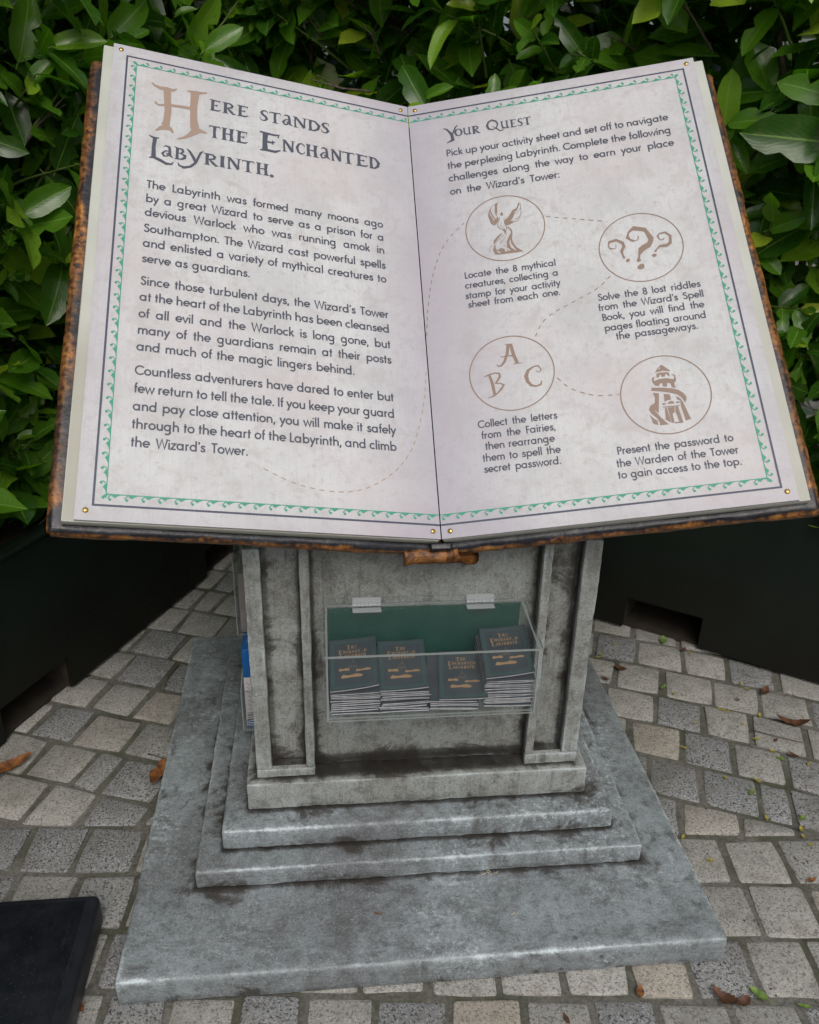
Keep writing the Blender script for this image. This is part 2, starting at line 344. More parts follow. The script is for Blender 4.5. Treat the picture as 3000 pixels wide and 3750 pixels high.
def axis_pts(a,b,res,r):
    n=max(2,int((b-a-2*r)/res)); L=[a,a+r*.3,a+r*.65,a+r]+[a+r+(b-a-2*r)*i/n for i in range(1,n)]+[b-r,b-r*.65,b-r*.3,b]
    return L
def rough_box(name,lo,hi,mat,res=.012,r=.005,amp=.0015,fr=9,joint=None,taper=None,seed=0):
    """a box with softened, slightly uneven edges; stores distance to the nearest edge and to a joint"""
    X=[axis_pts(lo[i],hi[i],res,r) for i in range(3)]
    vs=[];ids={};fs=[]
    def vid(p):
        k=(round(p[0],5),round(p[1],5),round(p[2],5))
        if k not in ids: ids[k]=len(vs); vs.append(Vector(p))
        return ids[k]
    for ax in range(3):
        a,b=(ax+1)%3,(ax+2)%3
        for side in (0,1):
            c=(lo,hi)[side][ax]
            for i in range(len(X[a])-1):
                for j in range(len(X[b])-1):
                    q=[]
                    for (ii,jj) in ((i,j),(i+1,j),(i+1,j+1),(i,j+1)):
                        p=[0,0,0]; p[ax]=c; p[a]=X[a][ii]; p[b]=X[b][jj]; q.append(vid(p))
                    fs.append(q if side else q[::-1])
    ed=[];jt=[];out=[]
    so_=Vector((seed*3.1,seed*1.7,seed*.9))
    for p in vs:
        d=sorted(min(p[i]-lo[i],hi[i]-p[i]) for i in range(3)); ed.append(d[1])
        jt.append(joint(p) if joint else 1.0)
        inn=Vector([min(max(p[i],lo[i]+r),hi[i]-r) for i in range(3)]); dl=p-inn
        q=inn+dl.normalized()*r if dl.length>1e-9 else p
        nn=dl.normalized() if dl.length>1e-9 else Vector((0,0,1))
        w=noise.noise(p*fr+so_)*amp+noise.noise(p*fr*4+so_)*amp*.45
        if d[1]<.006: w+=-abs(noise.noise(p*38+so_))*amp*1.3
        q=q+nn*w
        if taper: q=taper(q)
        out.append(q)
    me=mesh(name,out,fs,mat,smooth=True); fattr(me,'edge',ed); fattr(me,'joint',jt); return me

def tube(path,rad,n=7,closed_end=True,vs=None,fs=None):
    vs=[] if vs is None else vs; fs=[] if fs is None else fs
    base=len(vs); up=Vector((0,0,1)); prev=None
    for i,p in enumerate(path):
        p=Vector(p); t=(Vector(path[min(i+1,len(path)-1)])-Vector(path[max(i-1,0)])).normalized()
        a=t.cross(up if abs(t.dot(up))<.9 else Vector((1,0,0))).normalized(); b=t.cross(a)
        r=rad[i] if hasattr(rad,'__len__') else rad
        for k in range(n):
            g=2*PI*k/n; vs.append(p+a*math.cos(g)*r+b*math.sin(g)*r)
    for i in range(len(path)-1):
        for k in range(n):
            a=base+i*n+k; b=base+i*n+(k+1)%n; fs.append((a,b,b+n,a+n))
    if closed_end: fs.append(tuple(base+k for k in range(n))[::-1]); fs.append(tuple(base+(len(path)-1)*n+k for k in range(n)))
    return vs,fs
# ------------------------------------------------------------------ flat print: ribbons and polygons
class Print:
    """collects flat ink shapes lying a hair above a printed surface (units: metres in the page frame)"""
    def __init__(s,z=.0004): s.v=[];s.f=[];s.z=z;s.k=0
    def _z(s): s.k=(s.k+1)%9; return s.z+s.k*.00002
    def ribbon(s,pts,w=None,cap=True):
        # pts: (x,y) or (x,y,width); mitred
        P=[Vector((p[0],p[1])) for p in pts]; Wd=[p[2] if len(p)>2 else w for p in pts]
        closed=len(P)>3 and (P[0]-P[-1]).length<1e-7
        n=len(P); z=s._z(); b=len(s.v)
        for i in range(n):
            if closed: t0=(P[i]-P[i-1 if i>0 else n-2]); t1=(P[(i+1) if i<n-1 else 1]-P[i])
            else: t0=P[i]-P[i-1] if i>0 else P[1]-P[0]; t1=P[i+1]-P[i] if i<n-1 else P[i]-P[i-1]
            if t0.length<1e-9: t0=t1
            if t1.length<1e-9: t1=t0
            t0=t0.normalized(); t1=t1.normalized(); t=(t0+t1)
            t=t.normalized() if t.length>1e-6 else t1
            c=max(.5,t.dot(t1)); nn=Vector((-t.y,t.x))*(Wd[i]/2/c)
            s.v+= [(P[i].x+nn.x,P[i].y+nn.y,z),(P[i].x-nn.x,P[i].y-nn.y,z)]
        for i in range(n-1):
            a=b+2*i; s.f.append((a,a+1,a+3,a+2))
    def poly(s,pts):
        z=s._z(); P=[Vector((p[0],p[1],0)) for p in pts]; b=len(s.v)
        s.v+=[(p.x,p.y,z) for p in P]
        for t in tessellate_polygon([P]): s.f.append((b+t[0],b+t[1],b+t[2]))
    def disc(s,x,y,r,ry=None,n=14): s.poly([(x+r*math.cos(2*PI*i/n),y+(ry or r)*math.sin(2*PI*i/n)) for i in range(n)])
    def ring(s,x,y,r,w,n=72):
        s.ribbon([(x+r*math.cos(2*PI*i/n),y+r*math.sin(2*PI*i/n)) for i in range(n+1)],w)
    def obj(s,name,mat,parent,M_):
        # all faces up
        vs=s.v; fs=[]
        for f in s.f:
            a,b,c=[Vector(vs[i]) for i in f[:3]]
            nz=(b-a).cross(c-a).z
            fs.append(f if nz>=0 else f[::-1])
        me=mesh(name,vs,fs,mat); return obj(name,me,parent,M_)

def arc(cx,cy,r,a0,a1,n=12,ry=None):
    ry=ry or r
    return [(cx+r*math.cos(math.radians(a0+(a1-a0)*i/n)),cy+ry*math.sin(math.radians(a0+(a1-a0)*i/n))) for i in range(n+1)]
SW=.158
r_=.272; c_=.335
G={}
def g(ch,adv,*st): G[ch]=(adv,st)
g('a',.80,arc(.35,c_,r_,0,360,18),[(.62,.66),(.62,0)])
g('b',.80,arc(.42,c_,r_,0,360,18),[(.145,1.06),(.145,0)])
g('c',.62,arc(.35,c_,r_,48,312,14))
g('d',.80,arc(.35,c_,r_,0,360,18),[(.62,1.06),(.62,0)])
g('e',.70,[(.085,.33),(.615,.33)]+arc(.35,c_,r_,0,318,16)[1:])
g('f',.36,[(.17,0),(.17,.80)]+arc(.32,.84,.15,180,80,6),[(.03,.60),(.36,.60)])
g('g',.80,arc(.35,c_,r_,0,360,18),[(.62,.66),(.62,-.08)]+arc(.36,-.07,.26,0,-140,8))
g('h',.72,[(.13,1.06),(.13,0)],[(.13,.36)]+arc(.355,.38,.225,175,0,9)+[(.58,0)])
g('i',.27,[(.135,.66),(.135,0)],[(.135,.96),(.135,.82)])
g('k',.60,[(.13,1.06),(.13,0)],[(.15,.26),(.50,.66)],[(.26,.38),(.54,0)])
g('l',.27,[(.135,1.06),(.135,0)])
g('m',1.06,[(.13,.66),(.13,0)],[(.13,.38)]+arc(.33,.40,.20,175,0,8)+[(.53,0)],[(.53,.38)]+arc(.73,.40,.20,175,0,8)+[(.93,0)])
g('n',.72,[(.13,.66),(.13,0)],[(.13,.36)]+arc(.355,.38,.225,175,0,9)+[(.58,0)])
g('o',.72,arc(.36,c_,r_,0,360,20))
g('p',.80,arc(.42,c_,r_,0,360,18),[(.145,.66),(.145,-.34)])
g('q',.80,arc(.35,c_,r_,0,360,18),[(.62,.66),(.62,-.34)])
g('r',.44,[(.13,.66),(.13,0)],[(.13,.34)]+arc(.33,.40,.20,175,75,6))
g('s',.52,[(.43,.50),(.38,.58),(.27,.60),(.16,.56),(.13,.47),(.18,.39),(.29,.34),(.40,.28),(.43,.18),(.38,.09),(.26,.055),(.14,.09),(.08,.19)])
g('t',.38,[(.18,.90),(.18,0)],[(.03,.60),(.35,.60)])
g('u',.72,[(.58,.66),(.58,0)],[(.13,.66)]+arc(.355,.28,.225,180,360,9))
g('v',.58,[(.04,.66),(.29,.02),(.54,.66)])
g('w',.90,[(.04,.66),(.25,.02),(.45,.62),(.65,.02),(.86,.66)])
g('x',.58,[(.05,.66),(.53,0)],[(.53,.66),(.05,0)])
g('y',.58,[(.04,.66),(.29,.06)],[(.54,.66),(.12,-.34)])
g('z',.54,[(.06,.60),(.46,.60),(.06,.06),(.49,.06)])
g('T',.60,[(.30,.94),(.30,0)],[(.02,.94),(.58,.94)])
g('L',.52,[(.13,1.0),(.13,.06),(.50,.06)])
g('W',1.10,[(.04,1.0),(.29,.03),(.55,.96),(.81,.03),(1.06,1.0)])
g('S',.62,[(.51,.80),(.44,.91),(.31,.95),(.18,.91),(.12,.79),(.16,.66),(.30,.56),(.46,.46),(.53,.31),(.49,.14),(.34,.05),(.19,.08),(.08,.24)])
g('I',.28,[(.14,1.0),(.14,0)])
g('C',.86,arc(.50,.5,.44,42,318,16))
g('P',.62,[(.13,0),(.13,1.0)],[(.13,.94),(.30,.94)]+arc(.30,.70,.24,90,-90,9)+[(.13,.46)])
g('F',.52,[(.13,0),(.13,.94),(.48,.94)],[(.13,.52),(.46,.52)])
g('B',.62,[(.13,0),(.13,1.0)],[(.13,.94),(.28,.94)]+arc(.28,.73,.20,90,-90,8)+[(.13,.53)],[(.13,.53),(.30,.53)]+arc(.30,.295,.235,90,-90,8)+[(.13,.06)])
g('8',.58,arc(.29,.73,.19,0,360,14,.21),arc(.29,.28,.225,0,360,14,.23))
g('.',.26,[(.13,.15),(.13,0)]); g(',',.26,[(.15,.14),(.07,-.16)]); g("'",.22,[(.13,1.0),(.09,.74)]); g(':',.26,[(.13,.15),(.13,0)],[(.13,.62),(.13,.47)])
G[' ']=(.34,())
KX=.935
def text_w(t): return sum(G[c][0]*(KX if c!=' ' else 1) for c in t)
def body(pr,t,x0,y0,cap,x1=None,align='L'):
    """geometric sans line; justified between x0 and x1 when given (millimetres)"""
    ns=t.count(' '); wn=text_w(t)*cap; kx=1; sp=0
    if x1 is not None:
        need=(x1-x0); words=(text_w(t)-ns*.34)*cap
        sp_each=(need-words)/max(ns,1)/cap
        if sp_each<.20: kx=(need)/(words+ns*.20*cap); sp_each=.20
        adj=sp_each
    else: adj=.34
    x=x0+.0
    for ch in t:
        if ch==' ': x+=adj*cap*kx; continue
        adv,st=G[ch]
        for s_ in st: pr.ribbon([((x+px*cap*kx*KX)/1000,(y0+py*cap)/1000) for px,py in s_],SW*cap/1000)
        x+=adv*cap*kx*KX

# display capitals (flared, piratical): strokes with widths, unit cap height, unit box width
D={}
def d(ch,*st): D[ch]=st
DW=1.24
d('E',[(.30,1,.20),(.26,.5,.16),(.28,.02,.20)],[(.02,1.0,.06),(.30,.96,.10),(.75,.94,.08),(.92,.98,.05),(.88,.80,.04)],[(.25,.52,.08),(.60,.50,.08),(.74,.56,.05)],[(.04,.0,.05),(.30,.05,.11),(.75,.04,.10),(1.0,.16,.05)],[(.62,.62,.04),(.64,.40,.04)])
d('R',[(.28,.98,.20),(.26,.5,.17),(.28,.02,.20)],[(.04,.96,.05),(.30,.95,.09),(.60,.93,.11),(.76,.78,.15),(.70,.58,.12),(.30,.48,.07)],[(.42,.48,.10),(.66,.20,.17),(.84,.02,.12),(1.0,.04,.04)],[(.08,.0,.05),(.28,.03,.07),(.46,.0,.04)])
d('S',[(.90,.72,.03),(.86,.90,.06),(.66,.97,.10),(.36,.92,.13),(.22,.74,.17),(.40,.56,.18),(.66,.44,.18),(.80,.24,.17),(.62,.06,.12),(.32,.02,.08),(.12,.14,.06),(.08,.32,.03)])
d('T',[(.02,.80,.03),(.08,.96,.07),(.50,.93,.11),(.90,.98,.07),(.98,.80,.03)],[(.50,.94,.18),(.47,.5,.15),(.50,.02,.18)],[(.26,.0,.04),(.50,.03,.08),(.74,.0,.04)])
d('a',[(.20,.86,.04),(.40,.98,.09),(.66,.90,.14),(.72,.6,.15),(.72,.2,.16),(.98,.04,.05)],[(.72,.58,.06),(.36,.52,.09),(.14,.28,.13),(.28,.06,.10),(.52,.10,.08),(.72,.30,.05)],[(.44,.36,.06),(.52,.24,.06),(.62,.40,.06)])
d('N',[(.20,.96,.13),(.17,.5,.10),(.20,.02,.12)],[(.04,.98,.05),(.24,.95,.12),(.55,.48,.18),(.80,.04,.16)],[(.84,.98,.10),(.80,.5,.10),(.82,.06,.10)],[(.66,1.0,.04),(.84,.97,.06),(1.0,1.0,.04)],[(.06,.0,.04),(.20,.02,.07),(.36,.0,.04)])
d('D',[(.26,.96,.18),(.23,.5,.16),(.26,.02,.18)],[(.02,.98,.05),(.30,.96,.08),(.62,.90,.12),(.92,.56,.18),(.84,.24,.16),(.56,.04,.11),(.06,.0,.06)])
d('H',[(.24,1,.19),(.21,.5,.16),(.24,0,.19)],[(.76,1,.19),(.73,.5,.16),(.77,0,.19)],[(.10,.48,.05),(.25,.53,.08),(.75,.52,.09)],[(.04,1.0,.05),(.24,.97,.08),(.44,1.0,.04)],[(.56,1.0,.04),(.76,.97,.08),(.96,1.0,.04)],[(.04,0,.05),(.24,.03,.08),(.44,.0,.04)],[(.56,0,.04),(.78,.03,.08),(1.0,.02,.04)])
d('C',[(.96,.66,.03),(.92,.84,.09),(.66,.96,.09),(.36,.86,.14),(.16,.54,.19),(.30,.18,.15),(.62,.03,.10),(.92,.14,.06),(1.0,.30,.03)])
d('L',[(.28,1,.19),(.25,.5,.16),(.27,.02,.19)],[(.04,1.0,.05),(.28,.97,.08),(.54,1.0,.04)],[(.05,0,.05),(.30,.04,.10),(.70,.02,.10),(1.0,.20,.04)])
d('B',[(.26,.98,.18),(.24,.5,.15),(.26,.02,.18)],[(.0,1.06,.05),(.28,.96,.09),(.62,.92,.12),(.70,.74,.14),(.54,.56,.09),(.26,.52,.06)],[(.50,.54,.07),(.84,.42,.15),(.82,.20,.17),(.58,.05,.11),(.06,.0,.06)])
d('I',[(.5,.98,.45),(.46,.5,.38),(.5,.02,.45)],[(.05,1.0,.05),(.5,.97,.09),(.95,1.0,.05)],[(.05,0,.05),(.5,.03,.09),(.95,.0,.05)])
d('Y',[(.02,.98,.05),(.20,.96,.12),(.50,.46,.18),(.52,.02,.18)],[(1.0,1.0,.05),(.84,.94,.08),(.56,.48,.10)],[(.28,.0,.04),(.52,.03,.08),(.76,.0,.04)])
d('O',[(.5,.98,.07),(.24,.86,.14),(.10,.50,.18),(.24,.16,.15),(.52,.02,.08),(.80,.16,.14),(.92,.5,.17),(.78,.84,.13),(.5,.98,.07)])
d('U',[(.18,.98,.14),(.16,.5,.13),(.22,.18,.15),(.46,.03,.12),(.72,.16,.08)],[(.76,.98,.14),(.74,.5,.13),(.78,.03,.14),(1.0,.04,.04)],[(.02,1.0,.04),(.20,.97,.07),(.36,1.0,.04)],[(.60,1.0,.04),(.76,.97,.07),(.90,1.0,.04)])
d('Q',[(.5,1.0,.12),(.20,.86,.12),(.06,.50,.15),(.16,.14,.14),(.46,.0,.09),(.80,.14,.08),(.92,.5,.10),(.80,.82,.12),(.5,1.0,.12)],[(.46,.34,.04),(.62,.24,.05),(.84,.0,.09),(1.06,-.24,.08),(1.28,-.22,.06),(1.30,-.04,.05)])
def disp(pr,ch,x0,x1,y0,cap):
    w=x1-x0
    for s_ in D[ch]: pr.ribbon([((x0+p[0]*w)/1000,(y0+p[1]*cap)/1000,p[2]*DW*min(cap,w*1.25)/1000) for p in s_])
P_quest=[[[486.9,690.4],[512.6,680.9],[525.6,651],[521.3,638.6],[515,628.8],[499.8,620.6],[490.1,610.8],[488.2,602.4],[490.2,596.3],[482.7,592.6],[479.6,597.5],[484.9,607.4],[488.8,629.2],[497.4,635.7],[508.8,640.9],[513.3,647.4],[510.1,664.3],[506.5,671.7],[496.5,675.8],[484,678.9],[474.7,672.5],[473.1,665.4],[476,657.4],[485.7,651.1],[490.9,654.6],[492.2,658.8],[491.7,663.3],[494,662.9],[494.3,655.4],[489,649.8],[478.2,648.4],[470,656.3],[465.9,660.8],[471.7,676],[478.8,683.7]],[[478.5,580.3],[483.9,585.8],[488.9,587.8],[493.3,586.3],[494.9,581.7],[493.6,576.9],[489.1,574.1],[484.3,573.3],[480.1,575.8]],[[427.2,659.9],[444.9,663.2],[460.5,652.2],[461.9,637.9],[456.7,630.1],[454.5,623.1],[455.5,614.2],[458.5,610.4],[453.9,607.5],[451.5,610.6],[450.4,619.5],[448.2,628.7],[454.5,639.3],[454.7,645.1],[450.3,651.1],[443.9,656],[430.6,654.1],[427.4,648.7],[428.3,641.9],[435.5,638.4],[440.4,639.7],[441.2,643.9],[439.7,647.2],[441,648],[443.1,643.6],[441.3,638],[433.9,636],[427,637.3],[424.3,644.9],[424.6,649.3]],[[457.2,601.5],[461.4,606.6],[466.4,604.9],[465.9,599.9],[461.7,596.6],[457.8,597.8]],[[531.9,654.3],[539,661.8],[552.2,663.7],[564.1,651.1],[561.5,629.6],[549.9,621.3],[535.2,623.6],[527.9,618.4],[525.3,612.7],[520.2,613.7],[520.6,616.1],[526.7,621.5],[535.1,630.2],[550.2,630.3],[555.6,635.1],[558,649.3],[550.8,658.8],[539.5,658],[536.4,652.7],[538.6,644.9],[543,643.3],[547.2,647.7],[548.8,646.9],[545.6,641.4],[540.9,640.8],[535.7,644.7]],[[513.9,606.4],[519,609.5],[524.5,607.4],[523.7,602.4],[519.3,600.6],[515,602.6]]]
P_tower=[[[490,332],[505.8,315.2],[503.3,314.2],[491.6,317.3],[473.8,314.5],[481.2,324.4]],[[476.9,312],[484.1,313.7],[497.8,312.5],[502.2,310.9],[502.5,302],[499.2,303.2],[498.1,307.4],[494.2,308],[492.8,302.8],[485.9,303.2],[485.6,308.6],[483.4,309.3],[480.7,303.3],[475.8,301.9]],[[466.2,303.4],[472.9,305.1],[472.7,303.8],[469.6,301.5],[469.6,295.4],[481.7,299],[495.6,298.7],[509.2,294.2],[511.7,302],[506.4,304.8],[507.2,306.5],[513.7,303.7],[513.6,290.9],[508.7,284.2],[509.5,273.3],[502.3,276.4],[501,286],[494.3,287.7],[493.5,279],[485.1,280.5],[485.2,288.3],[480.6,288.3],[477.4,282.7],[470.2,284.9],[465.7,292.6]],[[462.1,280.9],[482.9,277.9],[501.8,273.7],[514.6,267.9],[523.4,259.2],[527.2,251.3],[526.8,244.8],[523.1,237.3],[521,241.6],[518.3,249.3],[510.6,257.7],[499,263.4],[479.3,269.7],[460.6,273.7]],[[462.5,268.7],[474.7,265.9],[467.1,220.9],[459.5,228.5],[469.6,209.4],[482.8,193.2],[465.8,192.9],[465.7,199.4],[461.8,210.5],[453.2,220.9],[448.7,232.1],[454,240.6],[462.7,244.7],[465.3,257.6]],[[448,220.3],[454,211.5],[461.9,203.9],[462,194.1],[452.1,199.4],[451.4,209.3]],[[483.8,263],[495.6,260.2],[496.5,248.5],[489.5,247.5],[482.8,245.1]],[[477.7,241.9],[484.3,241.6],[483.6,237.7],[477.1,238.3]],[[487,239.2],[491.2,243.9],[497.1,245.1],[500.6,242.5],[501.7,238.4],[494.9,238.7]],[[505.1,241.9],[512,242.2],[511.3,238.4],[504.5,238.7]],[[506.8,255.6],[514.7,248.5],[518.9,239.3],[527.8,199.3],[517.2,196.5],[513.1,232.2],[514,244],[508.6,246]],[[480.9,230.1],[484.6,230.3],[488.9,195.6],[478.4,204.2]],[[486.2,230.7],[500.4,230.7],[499,219],[493.8,215.2],[494.6,196.1],[489.9,194.8]],[[502,230.4],[507.2,231],[511.9,192.8],[494.2,193.6],[494.6,196.1],[504.2,196.1],[501.6,214.1],[500,218.2]],[[477.6,234.2],[511,233.1],[510.6,230.9],[477.8,231.9]]]
P_bird=[[[195.9,815.2],[191.6,805.6],[190.3,786.4],[188.8,775.6],[192.3,766.7],[188.2,757.8],[180.8,749.7],[172.6,756.7],[168,779.7],[170.8,791.6],[176.8,802.9],[175.8,792],[180.9,774.4],[185.7,766.6],[188.5,772.9],[184.1,784.8],[185.6,801.2],[186.5,810.8],[192.3,812.4]],[[205.1,761.4],[213.5,768],[225.1,785.1],[235.6,789.9],[241.7,806.1],[243.4,800.9],[237.5,786.8],[228.5,774.8],[225.4,765.7],[219,757.4],[226.2,751.9],[218.1,748],[209.4,744.2],[204,750.7]],[[200.3,786.5],[203.4,778.3],[202.5,774.3],[196.5,775.5],[196.4,779.7]],[[197.2,737],[202.7,737.3],[205,727.4],[203.3,720.9],[198.8,731.3]],[[196.2,727],[194.4,719.9],[185.7,709.4],[177.2,700.2],[172.6,698.4],[174.7,708.8],[184.5,719.1],[192.8,725.6]],[[175.9,697.8],[170.1,682.8],[174.3,669.4],[190.5,667.8],[222.9,667.1],[238,667],[224.3,680.8],[217.3,696.8],[216.2,707.7],[219.6,724.6],[217.7,733.1],[210.8,741.2],[208.4,738.9],[214.3,732.4],[215.7,724],[209,711.8],[203.5,700.7],[202.9,683.4],[208.5,674.4],[197.5,673.1],[196.2,682],[187.8,684.9],[180.8,680.8],[178.2,688],[177.8,694.8]]]
S_bird=[[[244.7,803.4,1.1],[245.2,781.1,1.6],[242.7,767.9,1.6],[233.6,760,1.6],[221.3,758.3,0.9]],[[241.6,762.6,0.9],[232.9,753.3,2.1],[220.7,752.3,1.1]],[[244.3,788.2,0.9],[236.6,778.7,1.4],[228.4,773.4,0.9]],[[194.1,773.2,1.1],[191.8,761.3,1.4],[186.6,752.7,1.6],[188.9,742.7,1.8],[197.1,735.7,1.8]],[[203.5,767.2,1.1],[204,750.7,1.6],[207.3,739.2,1.6],[205.2,728.7,1.1]],[[197,757.5,0.9],[193.8,747.2,0.9],[199.7,740.6,0.9]],[[176.7,801.5,1.1],[181.7,807.5,1.4],[184.2,809.8,0.7]],[[201.4,724,0.9],[195,714.4,1.1],[185.4,705.4,0.9]],[[207.1,725.6,0.9],[200.1,710.7,1.1],[189.2,699.3,1.4],[183.8,689.6,0.9]],[[161.7,675,0.7],[162.9,688.2,0.9],[170.2,696.2,0.9]]]
S_abc=[[[179.4,430.6,7.6],[174.9,408.1,6.3],[167.4,389.6,5.7],[159.6,380.3,4.4],[152.8,379.4,2.5],[150.3,383,1.8],[152.7,384.6,1.3]],[[184.9,429.1,6.3],[188,403.4,7.6],[193.8,382.9,7.6]],[[171.6,432.5,1.5],[179.3,430,3.5],[189.1,430.4,1.5]],[[159.5,402.6,1.8],[165.1,401.1,2.5],[174.3,402.9,2.8],[187.7,400.2,3.3]],[[185,379.6,1],[193.7,381.6,3],[204.8,380.1,1.3]],[[131.6,359.8,5.1],[136.4,338.4,6.9],[138.5,312.5,6.3]],[[119.5,357.7,1.8],[129.5,361.4,3.5],[143.4,364.5,2.8],[153.3,361.7,3.8],[153.7,353.9,5.1],[148.4,345.6,4.5],[142.1,338.8,2.5]],[[142.1,338.8,2.8],[152.2,338,2.8],[160.1,333,3.8],[154.2,324.2,5.1],[145.5,315.3,3.3],[136,309,3.8],[123.3,305.8,1.5]],[[231.6,358.3,1.3],[233.2,352.9,1.5],[239.4,353.2,2.3],[242.2,358.6,2.8],[237.2,368.4,3],[227,367.4,3.5],[215,360.1,6.3],[209.1,346.8,8.3],[211.1,333.7,7.6],[217.7,323.2,5.7],[227.3,319.8,3.5],[237.6,322.2,4.3],[240.2,328.1,3],[239.8,332,1]]]
L_bird=[[[172.4,791.3,0.7],[174.8,781.1,1.6],[178.3,770.8,1.4],[182.0,763.1,0.7]],[[179.4,794.1,0.7],[181.6,782.5,1.4],[186.1,770.6,0.9]],[[186.4,785.8,0.7],[189.0,778.3,1.1],[188.5,772.9,0.6]],[[177.0,768.3,1.1],[182.4,767.2,1.4]],[[175.4,763.1,0.9],[179.6,760.9,1.1]],[[181.3,755.1,0.9],[176.8,754.6,0.7]],[[225.1,785.1,0.7],[230.0,789.6,1.6],[237.1,793.8,0.9]],[[227.7,777.7,1.1],[233.5,780.7,0.9]],[[216.7,756.4,0.7],[222.4,758.1,1.4],[227.9,758.4,0.7]],[[194.9,725.2,0.7],[190.8,716.5,1.4],[182.4,708.7,1.1],[177.6,704.2,0.7]],[[211.5,704.6,0.9],[211.0,693.9,3.9],[214.7,682.6,5.1],[222.3,671.9,1.1]],[[199.3,702.8,1.4],[193.1,694.6,3.0],[191.1,685.6,2.5]],[[186.8,697.1,1.1],[185.5,689.3,2.5],[183.6,681.7,1.1]],[[177.0,692.2,0.7],[178.0,685.4,1.6],[179.6,679.7,0.9]],[[199.3,680.1,2.3],[203.5,678.7,5.3],[209.0,674.3,2.3]],[[196.8,693.9,2.3],[198.0,689.7,4.8],[198.7,684.9,1.6]],[[179.5,678.4,1.1],[182.9,674.5,4.1],[186.4,670.5,1.1]],[[210.3,735.9,0.7],[213.9,728.4,1.4],[211.9,719.3,1.4],[205.6,711.0,0.9]]]
LD_bird=[[[201.7,677.0,2.3],[204.9,676.1,2.3]],[[197.3,691.1,2.3],[199.1,689.2,2.3]],[[182.7,674.9,1.6],[184.3,673.6,1.6]]]
L_tower=[[[482.3,320.8,0.8],[485.2,324.4,1.7],[486.2,325.0,0.8]],[[460.6,227.7,1.1],[466.4,217.7,1.4],[476.3,201.9,1.1],[482.8,193.2,0.8]]]
# ------------------------------------------------------------------ ground and paving
gm=mesh('ground',[(-60,-60,-.02),(60,-60,-.02),(60,60,-.02),(-60,60,-.02)],[(0,1,2,3)],M['ground']); tag(obj('ground',gm),kind='structure')
pav=bpy.data.objects.new('paving',None); link(pav); tag(pav,kind='structure')
mb=mesh('mortar_bed',[(-4,-4,-.006),(4,-4,-.006),(4,4,-.006),(-4,4,-.006)],[(0,1,2,3)],M['mortar']); obj('mortar_bed',mb,pav)
def seam_y(x): return -.2195-.0978*x            # the cut line where the two laying directions meet
def clip(poly,fn):
    out=[]
    for i in range(len(poly)):
        a,b=poly[i],poly[(i+1)%len(poly)]; fa,fb=fn(a),fn(b)
        if fa>=0: out.append(a)
        if fa*fb<0: t=fa/(fa-fb); out.append((a[0]+(b[0]-a[0])*t,a[1]+(b[1]-a[1])*t))
    return out
def area(p): return abs(sum(p[i][0]*p[(i+1)%len(p)][1]-p[(i+1)%len(p)][0]*p[i][1] for i in range(len(p))))/2
def inset(poly,dist):
    c=(sum(p[0] for p in poly)/len(poly),sum(p[1] for p in poly)/len(poly)); n=len(poly); L=[]
    sg=1 if sum(poly[i][0]*poly[(i+1)%n][1]-poly[(i+1)%n][0]*poly[i][1] for i in range(n))>0 else -1
    for i in range(n):
        a=Vector(poly[i-1]);b=Vector(poly[i]);c2=Vector(poly[(i+1)%n])
        t0=(b-a).normalized();t1=(c2-b).normalized()
        n0=Vector((-t0.y,t0.x))*sg;n1=Vector((-t1.y,t1.x))*sg; bis=(n0+n1)
        k=1/max(.35,(1+n0.dot(n1)))
        L.append(tuple(b+bis*dist*k))
    return L
def rounded(poly,r):
    out=[]; n=len(poly)
    for i in range(n):
        a=Vector(poly[i-1]);b=Vector(poly[i]);c=Vector(poly[(i+1)%n])
        la=min(r,(a-b).length*.4); lc=min(r,(c-b).length*.4)
        p0=b+(a-b).normalized()*la; p2=b+(c-b).normalized()*lc
        nx=out[-1] if out else None
        if nx is not None:
            m=(Vector(nx)+p0)/2; jit=R.uniform(-.0030,.0026); t=(p0-Vector(nx)).normalized(); out.append((m.x-t.y*jit,m.y+t.x*jit))
        out.append(tuple(p0)); out.append(tuple(b*.45+p0*.275+p2*.275)); out.append(tuple(p2))
    return out
SETT=[]
def lay(poly,cx,cy):
    if len(poly)<3: return
    poly=inset(poly,.0088)
    if area(poly)<.0016: return
    poly=[(x+R.uniform(-.0045,.0045),y+R.uniform(-.0045,.0045)) for x,y in poly]
    SETT.append(rounded(poly,R.uniform(.003,.008)))
# rear field: rows run down to the right and bow a little
th=math.radians(20.3); tx,ty=math.cos(th),-math.sin(th); nx_,ny_=math.sin(th),math.cos(th)
def rear(t,n):
    n2=n+.0-(.026*max(0,t+.6)**2 if t>-.6 else 0)
    return (tx*t+nx_*n2, ty*t+ny_*n2)
for k in range(-6,20):
    n0=.002+k*.154-.0; off=R.uniform(0,.15) if k%2 else R.uniform(0,.06); t=-3.0+off
    while t<3.2:
        w=.150+R.uniform(-.014,.014)
        if R.random()<.08: w=.085
        q=[rear(t,n0),rear(t+w,n0),rear(t+w,n0+.154),rear(t,n0+.154)]
        q=clip(q,lambda p:p[1]-seam_y(p[0])); lay(q,0,0); t+=w
